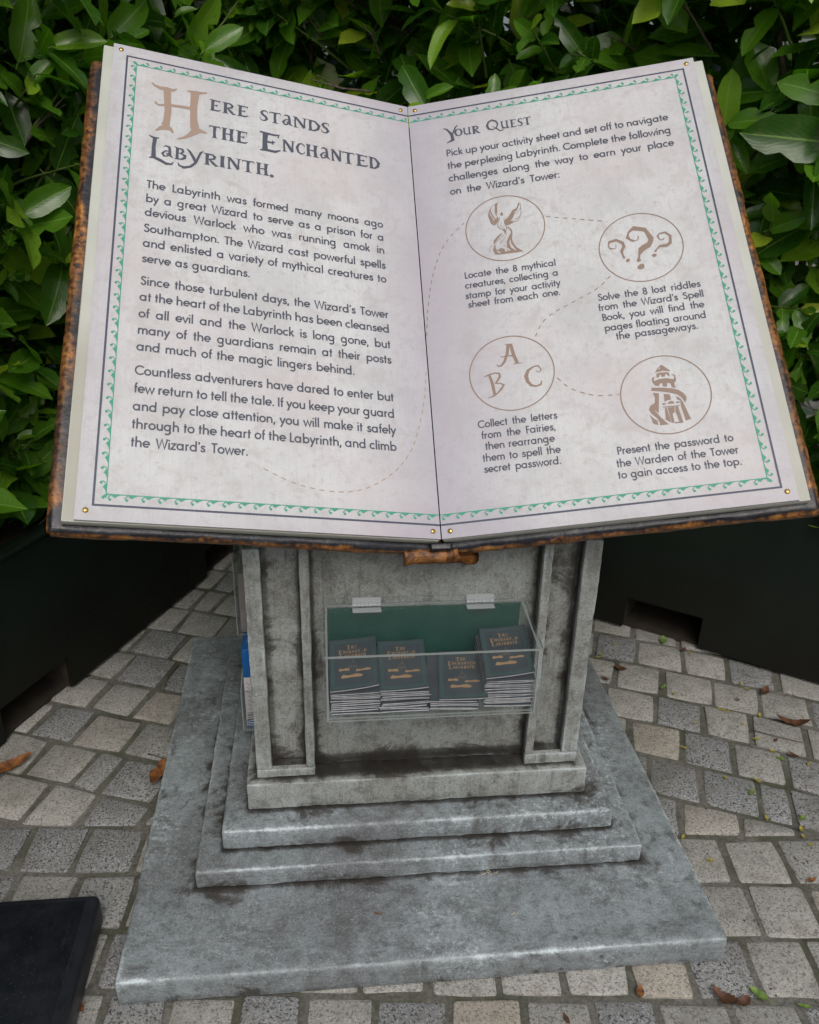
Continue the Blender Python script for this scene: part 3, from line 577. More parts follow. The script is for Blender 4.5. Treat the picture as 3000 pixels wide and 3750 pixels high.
# front field: rows parallel to the front of the pedestal
th2=math.radians(5.6); ux,uy=math.cos(th2),-math.sin(th2); vx,vy=-math.sin(th2),-math.cos(th2)
for k in range(0,11):
    off=R.uniform(0,.05)+(.075 if k%2 else 0); t=-2.2+off+.02
    while t<2.3:
        w=.146+R.uniform(-.012,.012)
        def P_(a,n): return (0+ux*a+vx*n, -.2195+uy*a+vy*n)
        n0=k*.153
        lay([P_(t,n0),P_(t,n0+.153),P_(t+w,n0+.153),P_(t+w,n0)],0,0); t+=w
PLp,PLd=Vector((-1.139,.198)),Vector((.442,.897)); PRp,PRd=Vector((.772,.751)),Vector((.813,-.582))
def behindL(x,y): q=Vector((x,y))-PLp; return q.x*PLd.y-q.y*PLd.x   # <0 : behind face of left planter
def behindR(x,y): q=Vector((x,y))-PRp; return q.x*PRd.y-q.y*PRd.x
rest=[[],[],[]]
def sett_geo(pl,cx,cy,h):
    n=len(pl); vs=[];fs=[]
    tilt=(R.uniform(-.028,.028),R.uniform(-.028,.028))
    def z(x,y,b): return h+b+tilt[0]*(x-cx)+tilt[1]*(y-cy)
    inn=[((x-cx)*.90+cx,(y-cy)*.90+cy) for x,y in pl]
    for x,y in inn: vs.append((x-cx,y-cy,z(x,y,.0)))
    for x,y in pl: vs.append((x-cx,y-cy,z(x,y,-.0035)))
    for x,y in pl: vs.append(((x-cx)*1.02,(y-cy)*1.02,-.015))
    fs.append(tuple(range(n)))
    for i in range(n):
        j=(i+1)%n; fs.append((i,n+i,n+j,j)); fs.append((n+i,2*n+i,2*n+j,n+j))
    a,b,c=[Vector(vs[i]) for i in (0,n//3,2*n//3)]
    if (b-a).cross(c-a).z<0: fs=[f[::-1] for f in fs]
    return vs,fs
cnt=0
SETT.sort(key=lambda pl:(Vector((sum(p[0] for p in pl)/len(pl),sum(p[1] for p in pl)/len(pl),0))-CAMP).length)
for pl in SETT:
    n=len(pl); cx=sum(p[0] for p in pl)/n; cy=sum(p[1] for p in pl)/n
    if abs(cx)<.56 and abs(cy)<.56: continue
    vs,fs=sett_geo(pl,cx,cy,R.uniform(-.003,.0025))
    vis=in_view((cx,cy,0),.03) and behindL(cx,cy)>-.14 and behindR(cx,cy)>-.14 and not(-.7<cx<.6 and cy>.1 and abs(cx)<.4)
    if behindL(cx,cy)>0 and behindR(cx,cy)>0 or vis: pass
    if vis and cnt<300:
        me=mesh('sett',vs,fs,M['sett']); auto(me); obj('sett',me,pav,T(cx,cy,0)); cnt+=1
    else:
        b=len(rest[0]); rest[0]+=[(v[0]+cx,v[1]+cy,v[2]) for v in vs]; rest[1]+=[tuple(i+b for i in f) for f in fs]; rest[2]+=[R.random()]*len(vs)
me=mesh('outer_setts',rest[0],rest[1],M['sett']); fattr(me,'tint',rest[2]); tag(obj('outer_setts',me,pav),kind='stuff')

# ------------------------------------------------------------------ planters
def planter(name,p0,dr,s0,s1,cuts,h,depth,label):
    p0=Vector((p0.x,p0.y,0)); dx=Vector((dr.x,dr.y,0)).normalized(); back=Vector((-dx.y,dx.x,0))
    Mx=Matrix(((dx.x,back.x,0,p0.x),(dx.y,back.y,0,p0.y),(0,0,1,0),(0,0,0,1)))
    e=bpy.data.objects.new(name,None); link(e,None,Mx@T(s0,0,0)); tag(e,label,'planter','long hedge planters around the corner')
    # front face with fork openings: strips of sheet between and above openings
    xs=[s0]
    for a,b,z in cuts: xs+=[a,b]
    xs.append(s1); th=.012; vs=[];fs=[]
    def bx(x0,x1,y0,y1,z0,z1):
        b=len(vs); vs.extend([(x0,y0,z0),(x1,y0,z0),(x1,y1,z0),(x0,y1,z0),(x0,y0,z1),(x1,y0,z1),(x1,y1,z1),(x0,y1,z1)])
        fs.extend([(b,b+3,b+2,b+1),(b+4,b+5,b+6,b+7),(b,b+1,b+5,b+4),(b+1,b+2,b+6,b+5),(b+2,b+3,b+7,b+6),(b+3,b,b+4,b+7)])
    zc=max(c[2] for c in cuts)
    # one polygon sheet front with notches, extruded
    prof=[(s0,.012)]
    for a,b,z in cuts: prof+=[(a,.012),(a,z),(b,z),(b,.012)]
    prof+=[(s1,.012),(s1,h),(s0,h)]
    n=len(prof)
    fv=[(x,0,z) for x,z in prof]+[(x,th,z) for x,z in prof]; ff=[]
    for t in tessellate_polygon([[Vector((x,z,0)) for x,z in prof]]): ff+= [t, tuple(n+i for i in t[::-1])]
    for i in range(n): j=(i+1)%n; ff.append((i,j,n+j,n+i))
    bm=bmesh.new(); V=[bm.verts.new(v) for v in fv]
    for f in ff:
        try: bm.faces.new([V[i] for i in f])
        except ValueError: pass
    bmesh.ops.recalc_face_normals(bm,faces=bm.faces[:]); me=bpy.data.meshes.new('front_panel'); bm.to_mesh(me); bm.free(); me.materials.append(M['planter'])
    obj('front_panel',me,e,Mx)
    obj('back_panel',box_mesh('back_panel',(s0,depth-th,.05),(s1,depth,h),M['planter'],.002),e,Mx)
    obj('end_panel',box_mesh('end_panel',(s0-.001,th+.001,.05),(s0+th,depth-th-.001,h),M['planter'],.002),e,Mx)
    obj('end_panel',box_mesh('end_panel',(s1-th,th+.001,.05),(s1+.001,depth-th-.001,h),M['planter'],.002),e,Mx)
    obj('rim',box_mesh('rim',(s0-.01,-.008,h+.001),(s1+.01,.045,h+.014),M['planter'],.003),e,Mx)
    obj('soil',box_mesh('soil',(s0+th+.001,th+.001,h-.12),(s1-th-.001,depth-th-.001,h-.05),M['soil']),e,Mx)
    for a,b,z in cuts:   # brown channel seen through each fork opening
        vs=[];fs=[]; a2,b2=a-.006,b+.006
        bx(a2-.01,a2,th+.001,depth-.03,.0,z+.01); bx(b2,b2+.01,th+.001,depth-.03,.0,z+.01); bx(a2,b2,th+.001,depth-.03,z+.001,z+.011); bx(a2,b2,.20,.21,.0,z); bx(a2+.001,b2-.001,.03,.199,-.003,.012)
        obj('fork_channel',mesh('fork_channel',vs,fs,M['inner']),e,Mx)
    for x in (s0+.02,s1-.06): obj('foot',box_mesh('foot',(x,.015,0),(x+.04,.055,.05),M['planter'],.002),e,Mx)
    return e,Mx
LP,LM_=planter('hedge_planter',PLp,PLd,-.34,1.62,[(.005,.286,.123),(1.06,1.285,.121)],.552,.5,'dark green metal planter left of the stone pedestal with hedge above')
# shift rows: right planter runs from the corner out of the picture
planter('hedge_planter',PLp,PLd,-2.32,-.36,[(-1.95,-1.67,.12)],.552,.5,'added unseen dark green planter left of the picture, under the sky-blocking hedge')  # added outside the frame to carry the light-blocking hedge
RP,RM_=planter('hedge_planter',PRp,PRd,-1.16,1.05,[(-.80,-.52,.13),(.108,.376,.132)],.585,.5,'dark planter behind the pedestal on the right with one fork opening showing')

planter('hedge_planter',PRp,PRd,1.07,3.0,[(1.4,1.68,.13)],.585,.5,'added unseen dark green planter right of the picture, under the sky-blocking hedge')  # unseen addition as well, base of the right-hand sky blocker

# ------------------------------------------------------------------ pedestal
ped=empty('stone_pedestal',(0,0,0),'grey painted faux stone pedestal with stepped base holding the giant open book','pedestal')
CX=.0072
def per(hx,fy,by,cx=CX):     # distance in plan to a rectangle outline
    def f(p):
        dx=max(abs(p.x-cx)-hx,0); dy=max(-fy-p.y,p.y-by,0); return math.hypot(dx,dy)
    return f
Z0,Z1,Z2,Z3=.0717,.1246,.181,.2591
def jt(top_fn,zlo,zhi):
    def f(p):
        if p.z>zhi-.004: return top_fn(p)
        return max(0,p.z-zlo)+.006
    return f
def wav(p): # slab is hand made: corners slightly rounded in plan
    return p
obj('base_slab',rough_box('base_slab',(-.652,-.652,0),(.652,.625,Z0),M['stone_cold'],.014,.0065,.0022,7,jt(per(.523,.429,.43),0,Z0)),ped)
o=obj('step',rough_box('step',(CX-.523,-.429,Z0+.0005),(CX+.523,.43,Z1),M['stone_cold'],.013,.006,.0022,8,jt(per(.465,.3686,.37),Z0,Z1),seed=1),ped)
obj('step',rough_box('step',(CX-.465,-.3686,Z1+.0005),(CX+.465,.37,Z2),M['stone_cold'],.013,.006,.0022,8,jt(per(.409,.306,.31),Z1,Z2),seed=2),ped)
obj('step',rough_box('step',(CX-.409,-.306,Z2+.0005),(CX+.409,.31,Z3),M['stone'],.012,.0055,.002,9,jt(per(.383,.283,.29),Z2,Z3),seed=3),ped)
# shaft: recessed core with a sloping top that carries the book, and raised ribs
YF=-.246
def shaft_joint(p):
    a=min(abs(p.x-x) for x in (-.340,-.2615,-.239,.262,.285,.352))
    return min(a*1.0,max(0,p.z-.283)) if p.y<YF+.01 else max(0,p.z-Z3)
def slope(q):
    k=max(0,min(1,(q.z-Z3)/(.86-Z3)))
    return Vector((q.x,q.y,Z3+(q.z-Z3)*(1+k*max(0,(q.y+.246))*.905/.60)))
obj('shaft',rough_box('shaft',(-.362,YF,Z3+.0005),(.377,.29,.86),M['stone'],.012,.004,.0016,9,shaft_joint,slope,seed=4),ped)
def rib(x0,x1,z0,z1,y0=-.2845,y1=YF-.0008,sd=0,j=None):
    obj('rib',rough_box('rib',(x0,y0,z0),(x1,y1,z1),M['stone'],.010,.0035,.0016,11,j or (lambda p:1.0 if p.y<-.272 else 0.004),seed=sd),ped)
ZT=.868
rib(-.3775,-.341,.2835,ZT,sd=5); rib(-.2615,-.240,.2835,ZT,sd=6); rib(.263,.2845,.2905,ZT,sd=7); rib(.3525,.3915,.2905,ZT,sd=8)
rib(-.3775,-.240,Z3+.001,.283,sd=9); rib(.263,.3915,Z3+.001,.290,sd=10)
for sx,x0,x1 in ((-1,-.3775,-.3625),(1,.3775,.3915)):   # corner posts on the sides and back
    obj('rib',rough_box('rib',(x0,YF+.0005,Z3+.001),(x1,-.20,ZT+.03),M['stone'],.012,.003,.0014,11,seed=11+sx),ped)
    obj('rib',rough_box('rib',(x0,.24,Z3+.001),(x1,.29,ZT+.4),M['stone'],.012,.003,.0014,11,seed=13+sx),ped)

# ------------------------------------------------------------------ the open book
BM=Vector((.030,-.340,.9082)); th=.812
E_=Vector((.99999,.002756,.0033714)).normalized(); S_=Vector((-.00432,.72566,.68804)).normalized(); N_=E_.cross(S_).normalized(); N_=N_ if N_.z>0 else -N_
OA=.2388; H,Wd=1.1511,.6976
XL=(E_*math.cos(OA)-N_*math.sin(OA)).normalized(); NL=XL.cross(S_).normalized(); OL=BM-XL*Wd
XR=(E_*math.cos(OA)+N_*math.sin(OA)).normalized(); NR=XR.cross(S_).normalized(); OR=BM.copy()
def fr(o,x,y,z): return Matrix(((x.x,y.x,z.x,o.x),(x.y,y.y,z.y,o.y),(x.z,y.z,z.z,o.z),(0,0,0,1)))
FL,FR=fr(OL,XL,S_,NL),fr(OR,XR,S_,NR)
book=empty('open_book',tuple(BM),'giant open story book sign with printed pages and black copper leather binding','book sign')
def page(Fm,x0,x1,label,left):
    nx,ny=30,44; vs=[];fs=[]; tone=[]; t=.006
    for j in range(ny+1):
        for i in range(nx+1):
            x=x0+(x1-x0)*i/nx; y=H*j/ny; vs.append((x,y,0))
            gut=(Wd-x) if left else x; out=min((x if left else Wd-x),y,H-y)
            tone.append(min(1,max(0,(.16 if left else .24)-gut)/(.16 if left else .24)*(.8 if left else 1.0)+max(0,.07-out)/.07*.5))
    for j in range(ny):
        for i in range(nx): a=j*(nx+1)+i; fs.append((a,a+1,a+nx+2,a+nx+1))
    b=len(vs); c=[(x0,0),(x1,0),(x1,H),(x0,H)]
    for z in (0,-t):
        for x,y in c: vs.append((x,y,z)); tone.append(.4)
    for i in range(4): j=(i+1)%4; fs.append((b+i,b+4+i,b+4+j,b+j))
    fs.append((b+7,b+6,b+5,b+4))
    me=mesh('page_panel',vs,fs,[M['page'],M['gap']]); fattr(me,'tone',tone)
    o=obj('page_panel',me,book,Fm); o['label']=label; return o
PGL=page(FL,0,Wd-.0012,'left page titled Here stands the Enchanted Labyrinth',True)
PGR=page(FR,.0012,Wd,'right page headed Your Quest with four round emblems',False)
# page block, cover (local frame of each page; u runs outwards)
def bxm(name,lo,hi,mat,bev,Fm,par=book): return obj(name,auto(box_mesh(name,lo,hi,mat,bev)),par,Fm)
bxm('page_block',(-.0215,-.002,-.026),(Wd-.002,H-.004,-.0062),M['block'],.0025,FL)
bxm('page_block',(.002,-.001,-.026),(Wd+.0225,H-.006,-.0062),M['block'],.0025,FR)
obj('cover',rough_box('cover',(-.049,-.019,-.060),(Wd+.004,1.128,-.027),M['leather'],.02,.013,.0045,7,seed=21),book,FL)
obj('cover',rough_box('cover',(-.004,-.019,-.060),(Wd+.047,1.128,-.027),M['leather'],.02,.013,.0045,7,seed=22),book,FR)
for o in list(book.children):
    if o.name.startswith('cover'):
        me=o.data; left=o.name=='cover'; lo_,hi_=(-.049,Wd+.047)
        vals=[]
        for v in me.vertices:
            c=v.co; d_in=min(max(0,c.y+.019),max(0,1.128-c.y),max(0,(c.x+.049) if left else (Wd+.047-c.x)))
            low=(c.y<.02); vals.append(max(0,c.z+.060-(.021 if low else .040))+d_in*(.9 if low else .62))
        me.attributes['edge'].data.foreach_set('value',vals)
# rolled leather spine end under the gutter
vs=[];fs=[];ed=[]; nseg=26; nr=16
Fs=fr(BM,E_,S_,N_)
def roll_ring(x,ry,rz,cy_,cz_,tw,dx=0):
    b=len(vs)
    for k in range(nr):
        a=2*PI*k/nr+tw; vs.append((x+dx*math.sin(a),cy_+ry*math.cos(a)+.002*noise.noise(Vector((x*40,k*.5,1))),cz_+rz*math.sin(a)+.002*noise.noise(Vector((x*40,k*.5,7))))); ed.append(.0 if math.sin(a)<.55 else .03)
    return b
N=[]
for i in range(nseg+1):
    u=i/nseg; x=-.075+.135*u
    fl=max(0,(u-.72)/.28); fl2=max(0,(.16-u)/.16)
    N.append(roll_ring(x,.020+.004*fl+.004*fl2,.015+.006*fl+.004*fl2,-.018,-.041,0,-.026*fl))
# inner lip going back in: the open mouth
for (x,k) in ((.052,.56),(.035,.5),(.0,.4)): N.append(roll_ring(x,.030*k,.022*k,-.018,-.041,0,-.016)); 
for q in range(len(ed)-nr*3,len(ed)): ed[q]=.05
for i in range(len(N)-1):
    for k in range(nr): a=N[i]+k;b=N[i]+(k+1)%nr; c=N[i+1]+(k+1)%nr; e2=N[i+1]+k; fs.append((a,e2,c,b))
fs.append(tuple(N[0]+k for k in range(nr)))
me=mesh('spine_roll',vs,fs,M['copper'],smooth=True); fattr(me,'edge',ed); o=obj('spine_roll',me,book,Fs); o['label']='rolled copper leather end of the spine with an open mouth'
# back of the spine (runs up under the gutter)
obj('spine',rough_box('spine',(-.075,.012,-.100),(.075,1.10,-.0615),M['leather'],.02,.014,.004,7,seed=24),book,Fs)

lin=rough_box('spine_lining',(-.022,-.0185,-.058),(.022,-.0025,-.010),M['leather'],.02,.004,.001,7,seed=29); lin.attributes['edge'].data.foreach_set('value',[.05]*len(lin.vertices)); obj('spine_lining',lin,book,Fs)

# print on the pages
pr=Print(); cap=21.0
LINES=[("The Labyrinth was formed many moons ago",760,1),("by a great Wizard to serve as a prison for a",723,1),("devious Warlock who was running amok in",687,1),("Southampton. The Wizard cast powerful spells",645.5,1),("and enlisted a variety of mythical creatures to",608,1),("serve as guardians.",569.5,308.3),
("Since those turbulent days, the Wizard's Tower",514,1),("at the heart of the Labyrinth has been cleansed",476,1),("of all evil and the Warlock is long gone, but",436.5,1),("many of the guardians remain at their posts",398,1),("and much of the magic lingers behind.",360,530.4),
("Countless adventurers have dared to enter but",306,1),("few return to tell the tale. If you keep your guard",266.5,1),("and pay close attention, you will make it safely",228,1),("through to the heart of the Labyrinth, and climb",189.5,1),("the Wizard's Tower.",151.5,307.1)]
for grp in (LINES[:6],LINES[6:11],LINES[11:]):
    pr=Print()
    for t,y,m_ in grp: body(pr,t,87.7,y,cap,614.2 if m_==1 else m_)
    pr.obj('body_lettering',M['ink'],PGL,FL)
def letter(ch,a,b,y,c):
    pr=Print(); disp(pr,ch,a,b,y,c); pr.obj('heading_letter',M['ink'],PGL,FL)
for ch,a,b in (('E',214,239),('R',241,273),('E',276,302),('S',327,349),('T',350,378),('a',379,405),('N',405,440),('D',440,471),('S',472,495)): letter(ch,a,b,1011,32)
for ch,a,b in (('T',214,240),('H',241,272),('E',274,301),('N',379,410),('C',411,433),('H',434,466),('a',467,493),('N',494,523),('T',523,553),('E',555,586),('D',587,614)): letter(ch,a,b,932,34)
letter('E',327,376,923,54)
for ch,a,b in (('a',113,140),('B',141,169),('R',203,237),('I',239,252),('N',254,287),('T',288,317),('H',319,350)): letter(ch,a,b,852,32)
mm=lambda L:[(x/1000,y/1000,w/1000) for x,y,w in L]
pr=Print()
for L in ([(87,905,2),(93,901,5),(101,899,6),(109,902,2)],[(100,901,8.5),(98,875,8),(99,846,10)],[(90,843,3),(99,846,7),(112,841,8),(126,834,7),(137,835,4.5),(141,842,2)]): pr.ribbon(mm(L))
pr.obj('heading_letter',M['ink'],PGL,FL)
pr=Print()
for L in ([(168,886,2),(174,880,5.5),(183,864,7),(188,850,6)],[(204,887,2),(198,882,5),(188,851,5.5),(177,838,6),(163,832,6.5),(153,836,4.5),(150,843,2)]): pr.ribbon(mm(L))
pr.obj('heading_letter',M['ink'],PGL,FL)
pr=Print(); pr.disc(.3555,.853,.0046); pr.obj('heading_letter',M['ink'],PGL,FL)
pr=Print()
for L in ([(86,1057,3),(93,1050,6),(104,1046,9),(120,1046,13),(134,1047,7),(141,1053,3)],[(120,1046,17),(122,1015,15.5),(124,985,15),(122,950,15),(120,940,20)],[(100,921,4),(110,930,10),(122,937,17),(132,932,9),(138,923,3)],[(163,1054,3),(172,1053,8),(182,1052,13),(196,1056,7),(208,1060,3)],
    [(181,1052,19),(179,1010,16),(180,975,16),(183,950,20),(186,938,17)],[(210,941,3),(196,944,10),(184,940,17),(172,925,10),(160,915,6),(146,908,3)],[(97,1004,5),(97,999,4),(104,995,5),(120,1000,7),(150,1003,8),(180,1004,9)]): pr.ribbon(mm(L))
pr.obj('large_initial',M['tanlight'],PGL,FL)
# right page lettering
pr=Print()
for L in ([(84,1062,2),(92,1058,4),(103,1040,7),(105,1022,8),(98,1019,5),(89,1015,2)],[(120,1066,2),(114,1060,4),(106,1042,4)]): pr.ribbon(mm(L))
for ch,a,b,y,c in (('O',110,130,1031,23),('U',131,152,1031,22),('R',152,173,1030,24),('Q',189,219,1033,30),('U',223,244,1031,23),('E',246,262,1030,24),('S',263,278,1030,24),('T',279,297,1030,24)): disp(pr,ch,a,b,y,c)
pr.obj('heading_lettering',M['ink'],PGR,FR)
pr=Print()
for t,y,x1 in (("Pick up your activity sheet and set off to navigate",974,611.5),("the perplexing Labyrinth. Complete the following",935,611.5),("challenges along the way to earn your place",897,612),("on the Wizard's Tower:",857.5,344.2)): body(pr,t,85.3,y,20.5,x1)
pr.obj('body_lettering',M['ink'],PGR,FR)
CAPT=[[("Locate the 8 mythical",616,99.5,306),("creatures, collecting a",589,98.5,308.3),("stamp for your activity",561.5,97,309.3),("sheet from each one.",537.6,101,306.3)],
[("Solve the 8 lost riddles",508,384,602.6),("from the Wizard's Spell",482,381.5,604.8),("Book, you will find the",456,386,601.3),("pages floating around",429.5,387,600.8),("the passageways.",405.6,408.3,579)],
[("Collect the letters",237.5,96.4,263.2),("from the Fairies,",211.5,101.2,256.6),("then rearrange",185.5,106.8,251.6),("them to spell the",159,99,260.6),("secret password.",133.8,99.6,258.6)],
[("Present the password to",139,371.7,601.4),("the Warden of the Tower",111.6,366.7,606.4),("to gain access to the top.",86,365.9,607.2)]]
for blk in CAPT:
    pr=Print()
    for t,y,a,b in blk: body(pr,t,a,y,17.6,b)
    pr.obj('caption_lettering',M['ink'],PGR,FR)
for (cx,cy),pk,sk in (((203.5,739.5),P_bird,S_bird),((494.5,632),P_quest,[]),((179.5,360),[],S_abc),((487.5,262),P_tower,[])):
    pr=Print(); pr.ring(cx/1000,cy/1000,.0905,.0026)
    for p in pk: pr.poly([(a/1000,b/1000) for a,b in p])
    for s_ in sk: pr.ribbon([(a/1000,b/1000,w/1000) for a,b,w in s_])
    em=pr.obj('round_emblem',M['tan'],PGR,FR)
    for pk2,mt,zz in ((L_bird if pk is P_bird else L_tower if pk is P_tower else [],M['page'],.0008),(LD_bird if pk is P_bird else [],M['tan'],.0012)):
        if pk2:
            p2=Print(zz)
            for s_ in pk2: p2.ribbon([(a/1000,b/1000,w/1000) for a,b,w in s_])
            p2.obj('emblem_line',mt,PGR,FR)
def spline(P,n=14):
    out=[]
    for i in range(len(P)-1):
        p0=Vector(P[max(i-1,0)]);p1=Vector(P[i]);p2=Vector(P[i+1]);p3=Vector(P[min(i+2,len(P)-1)])
        for k in range(n):
            t=k/n; out.append(.5*((2*p1)+(-p0+p2)*t+(2*p0-5*p1+4*p2-p3)*t*t+(-p0+3*p1-3*p2+p3)*t**3))
    out.append(Vector(P[-1])); return out
def dashed(pr,P,per_=19.5,on_=11,w=2.1):
    S=spline([(a,b) for a,b in P]); acc=0; cur=[]
    for a,b in zip(S,S[1:]):
        L=(b-a).length; k=max(1,int(L/1.0))
        for i in range(k):
            q=a+(b-a)*(i/k); ph=acc%per_
            if ph<on_: cur.append((q.x/1000,q.y/1000))
            elif len(cur)>1: pr.ribbon(cur,w/1000); cur=[]
            else: cur=[]
            acc+=L/k
    if len(cur)>1: pr.ribbon(cur,w/1000)
pr=Print(); dashed(pr,[(337,127),(400,100),(474,88.4),(540,99),(601,138),(640,185),(660,230),(677,290),(686,337),(694,400)]); pr.obj('dashed_trail',M['faint'],PGL,FL)
pr=Print()
dashed(pr,[(3,480),(10,545),(22,615),(38,668),(55,708),(80,742),(112,771)]); dashed(pr,[(299,753),(360,735),(434,713)]); dashed(pr,[(419,568),(385,540),(338,518),(283,493),(256,470),(239,440)]); dashed(pr,[(274,333),(290,312),(310,296),(350,279),(397,275)])
pr.obj('dashed_trail',M['tan'],PGR,FR)
# navy frame and green vine border
def vine(pr,p0,p1,n,out):
    p0=Vector(p0);p1=Vector(p1);dr=(p1-p0); L=dr.length; dr/=L; P=L/n; ov=Vector(out)
    q=lambda t,h:tuple((p0+dr*t+ov*h)/1000)
    pr.ribbon([q(0,0),q(L,0)],.0017)
    for i in range(n):
        b=i*P; k=P/29
        pr.poly([q(b+0*k,.3),q(b+7*k,2.2),q(b+12*k,5.4),q(b+14*k,7.6),q(b+16*k,5),q(b+18.5*k,5.4),q(b+18.5*k,2.6),q(b+22*k,0),q(b+10*k,-1.0)])
        c=[q(b+17*k,0)+(.0018,),q(b+22*k,2.6)+(.0019,),q(b+25.5*k,6.6)+(.0020,),q(b+24*k,10)+(.0022,)]
        pr.ribbon(c); x,y=q(b+22.3*k,10.2); pr.disc(x,y,.0028,n=9)
def corner(pr,x,y,sx,sy):
    f=lambda L:pr.poly([((x+a*sx)/1000,(y+b*sy)/1000) for a,b in L])
    f([(-2,-2),(3,1),(7,4),(9,9),(6,8),(4,11),(2,7),(-1,8),(-1,3),(-6,2)])
for PG,Fm,fx0,fx1,inner,sg in ((PGL,FL,28.6,Wd*1000-1.3,-1,1),(PGR,FR,1.4,671,1,-1)):
    pr=Print(); w=.0041; y0,y1=.0286,1.1222
    a,b=(fx0+1.6)/1000,(fx1)/1000
    if PG is PGL: pr.ribbon([(b,y1-.0016),(a,y1-.0016),(a,y0+.0016),(b,y0+.0016)],w)
    else: pr.ribbon([(.0015,y1-.0016),(.6695,y1-.0016),(.6695,y0+.0016),(.0015,y0+.0016)],w)
    pr.obj('frame_line',M['frame_ink'],PG,Fm)
    pr=Print()
    if PG is PGL:
        vine(pr,(51.5,52.5),(51.5,1099.5),36,(-1,0)); vine(pr,(51.5,1099.5),(696,1099.5),22,(0,1)); vine(pr,(696,52.5),(51.5,52.5),22,(0,-1)); corner(pr,51.5,1099.5,-1,1); corner(pr,51.5,52.5,-1,-1)
    else:
        vine(pr,(647.5,1098.5),(647.5,52.5),36,(1,0)); vine(pr,(1.5,1099),(647.5,1099),22,(0,1)); vine(pr,(647.5,52.5),(1.5,52.5),22,(0,-1)); corner(pr,647.5,1098.5,1,1); corner(pr,647.5,52.5,1,-1)
    pr.obj('vine_border',M['vine'],PG,Fm)
# brass screws
def screw_mesh():
    vs=[];fs=[];mi=[]; n=14; prof=[(.0054,0),(.0052,.0012),(.0040,.0024),(.0020,.0030)]
    for r,z in prof:
        for k in range(n): a=2*PI*k/n; vs.append((r*math.cos(a),r*math.sin(a),z))
    for i in range(3):
        for k in range(n): a=i*n+k;b=i*n+(k+1)%n; fs.append((a,b,b+n,a+n)); mi.append(0)
    fs.append(tuple(3*n+k for k in range(n))); mi.append(0)
    b=len(vs); vs+=[(-.0036,-.0005,.0031),(.0036,-.0005,.0031),(.0036,.0005,.0031),(-.0036,.0005,.0031)]; fs.append((b,b+1,b+2,b+3)); mi.append(1)
    return mesh('screw',vs,fs,[M['brass'],M['slot']],mi,smooth=True)
SM=screw_mesh()
for PG,Fm,pts in ((PGL,FL,((16.5,1135.5),(678.5,1135),(18.3,19),(680.5,16))),(PGR,FR,((17.9,1135),(679,1135),(19,15.5),(678.5,20)))):
    for x,y in pts: obj('screw',SM,PG,Fm@T(x/1000,y/1000,.0001)@Matrix.Rotation(R.uniform(0,3),4,'Z'))
# ------------------------------------------------------------------ clear leaflet tray on the pedestal front
TY0,TY1,TX0,TX1,TZ0,TB,TF=-.2490,-.4250,-.209,.2345,.530,.7005,.690
tray=empty('leaflet_tray',((TX0+TX1)/2,TY0,TZ0),'clear acrylic tray with hinged lid and green back fixed on pedestal front','tray')
def sheet(name,quad,th,par,label=None):
    """flat acrylic panel: four corners and a thickness; cut edges read paler than the faces"""
    q=[Vector(p) for p in quad]; n=(q[1]-q[0]).cross(q[3]-q[0]).normalized()*th
    vs=q+[p+n for p in q]; fs=[(3,2,1,0),(4,5,6,7)]+[(i,(i+1)%4,4+(i+1)%4,4+i) for i in range(4)]
    o=obj(name,mesh(name,vs,fs,[M['clear'],M['cutedge']],[0,0,1,1,1,1]),par); 
    if label: o['label']=label
    return o
t_=.0042
sheet('side_panel',[(TX0,TY0,TZ0),(TX0,TY0,TB),(TX0,TY1,TF),(TX0,TY1,TZ0)],t_,tray)
sheet('side_panel',[(TX1-t_,TY0,TZ0),(TX1-t_,TY0,TB),(TX1-t_,TY1,TF),(TX1-t_,TY1,TZ0)],t_,tray)
sheet('front_panel',[(TX0+t_+.0005,TY1,TZ0),(TX0+t_+.0005,TY1,TF),(TX1-t_-.0005,TY1,TF),(TX1-t_-.0005,TY1,TZ0)],-t_,tray)
sheet('floor_panel',[(TX0+t_+.0005,TY1+t_+.0005,TZ0),(TX1-t_-.0005,TY1+t_+.0005,TZ0),(TX1-t_-.0005,TY0,TZ0),(TX0+t_+.0005,TY0,TZ0)],t_,tray)
obj('back_panel',box_mesh('back_panel',(TX0+.006,TY0-.0005,TZ0+.006),(TX1-.006,TY0+.0012,TB-.004),M['greenback']),tray)
sheet('lid',[(TX0-.003,TY0-.002,TB+.0015),(TX1+.003,TY0-.002,TB+.0015),(TX1+.003,TY1-.006,TF+.0005),(TX0-.003,TY1-.006,TF+.0005)],-.0058,tray)
sheet('hinge_rail',[(TX0-.003,TY0+.0008,TB+.006),(TX1-.02,TY0+.0008,TB+.006),(TX1-.02,TY0+.0008,TB+.022),(TX0-.003,TY0+.0008,TB+.022)],-.003,tray)
def hinge(x0,x1):
    vs=[];fs=[];n=8; w=(x1-x0)/7
    for k in range(7):
        path=[(x0+k*w+.0006,TY0-.006,TB+.008),(x0+(k+1)*w-.0006,TY0-.006,TB+.008)]; tube(path,.0048 if k%2==0 else .0043,9,True,vs,fs)
    def bx(lo,hi):
        b=len(vs); 
        for z in (lo[2],hi[2]):
            for x,y in ((lo[0],lo[1]),(hi[0],lo[1]),(hi[0],hi[1]),(lo[0],hi[1])): vs.append((x,y,z))
        fs.extend([(b+3,b+2,b+1,b),(b+4,b+5,b+6,b+7)]+[(b+i,b+(i+1)%4,b+4+(i+1)%4,b+4+i) for i in range(4)])
    bx((x0,TY0-.0035,TB+.010),(x1,TY0-.0020,TB+.024))
    bx((x0,TY0-.026,TB-.0005),(x1,TY0-.008,TB+.0012)); 
    obj('hinge',mesh('hinge',vs,fs,M['hinge']),tray)
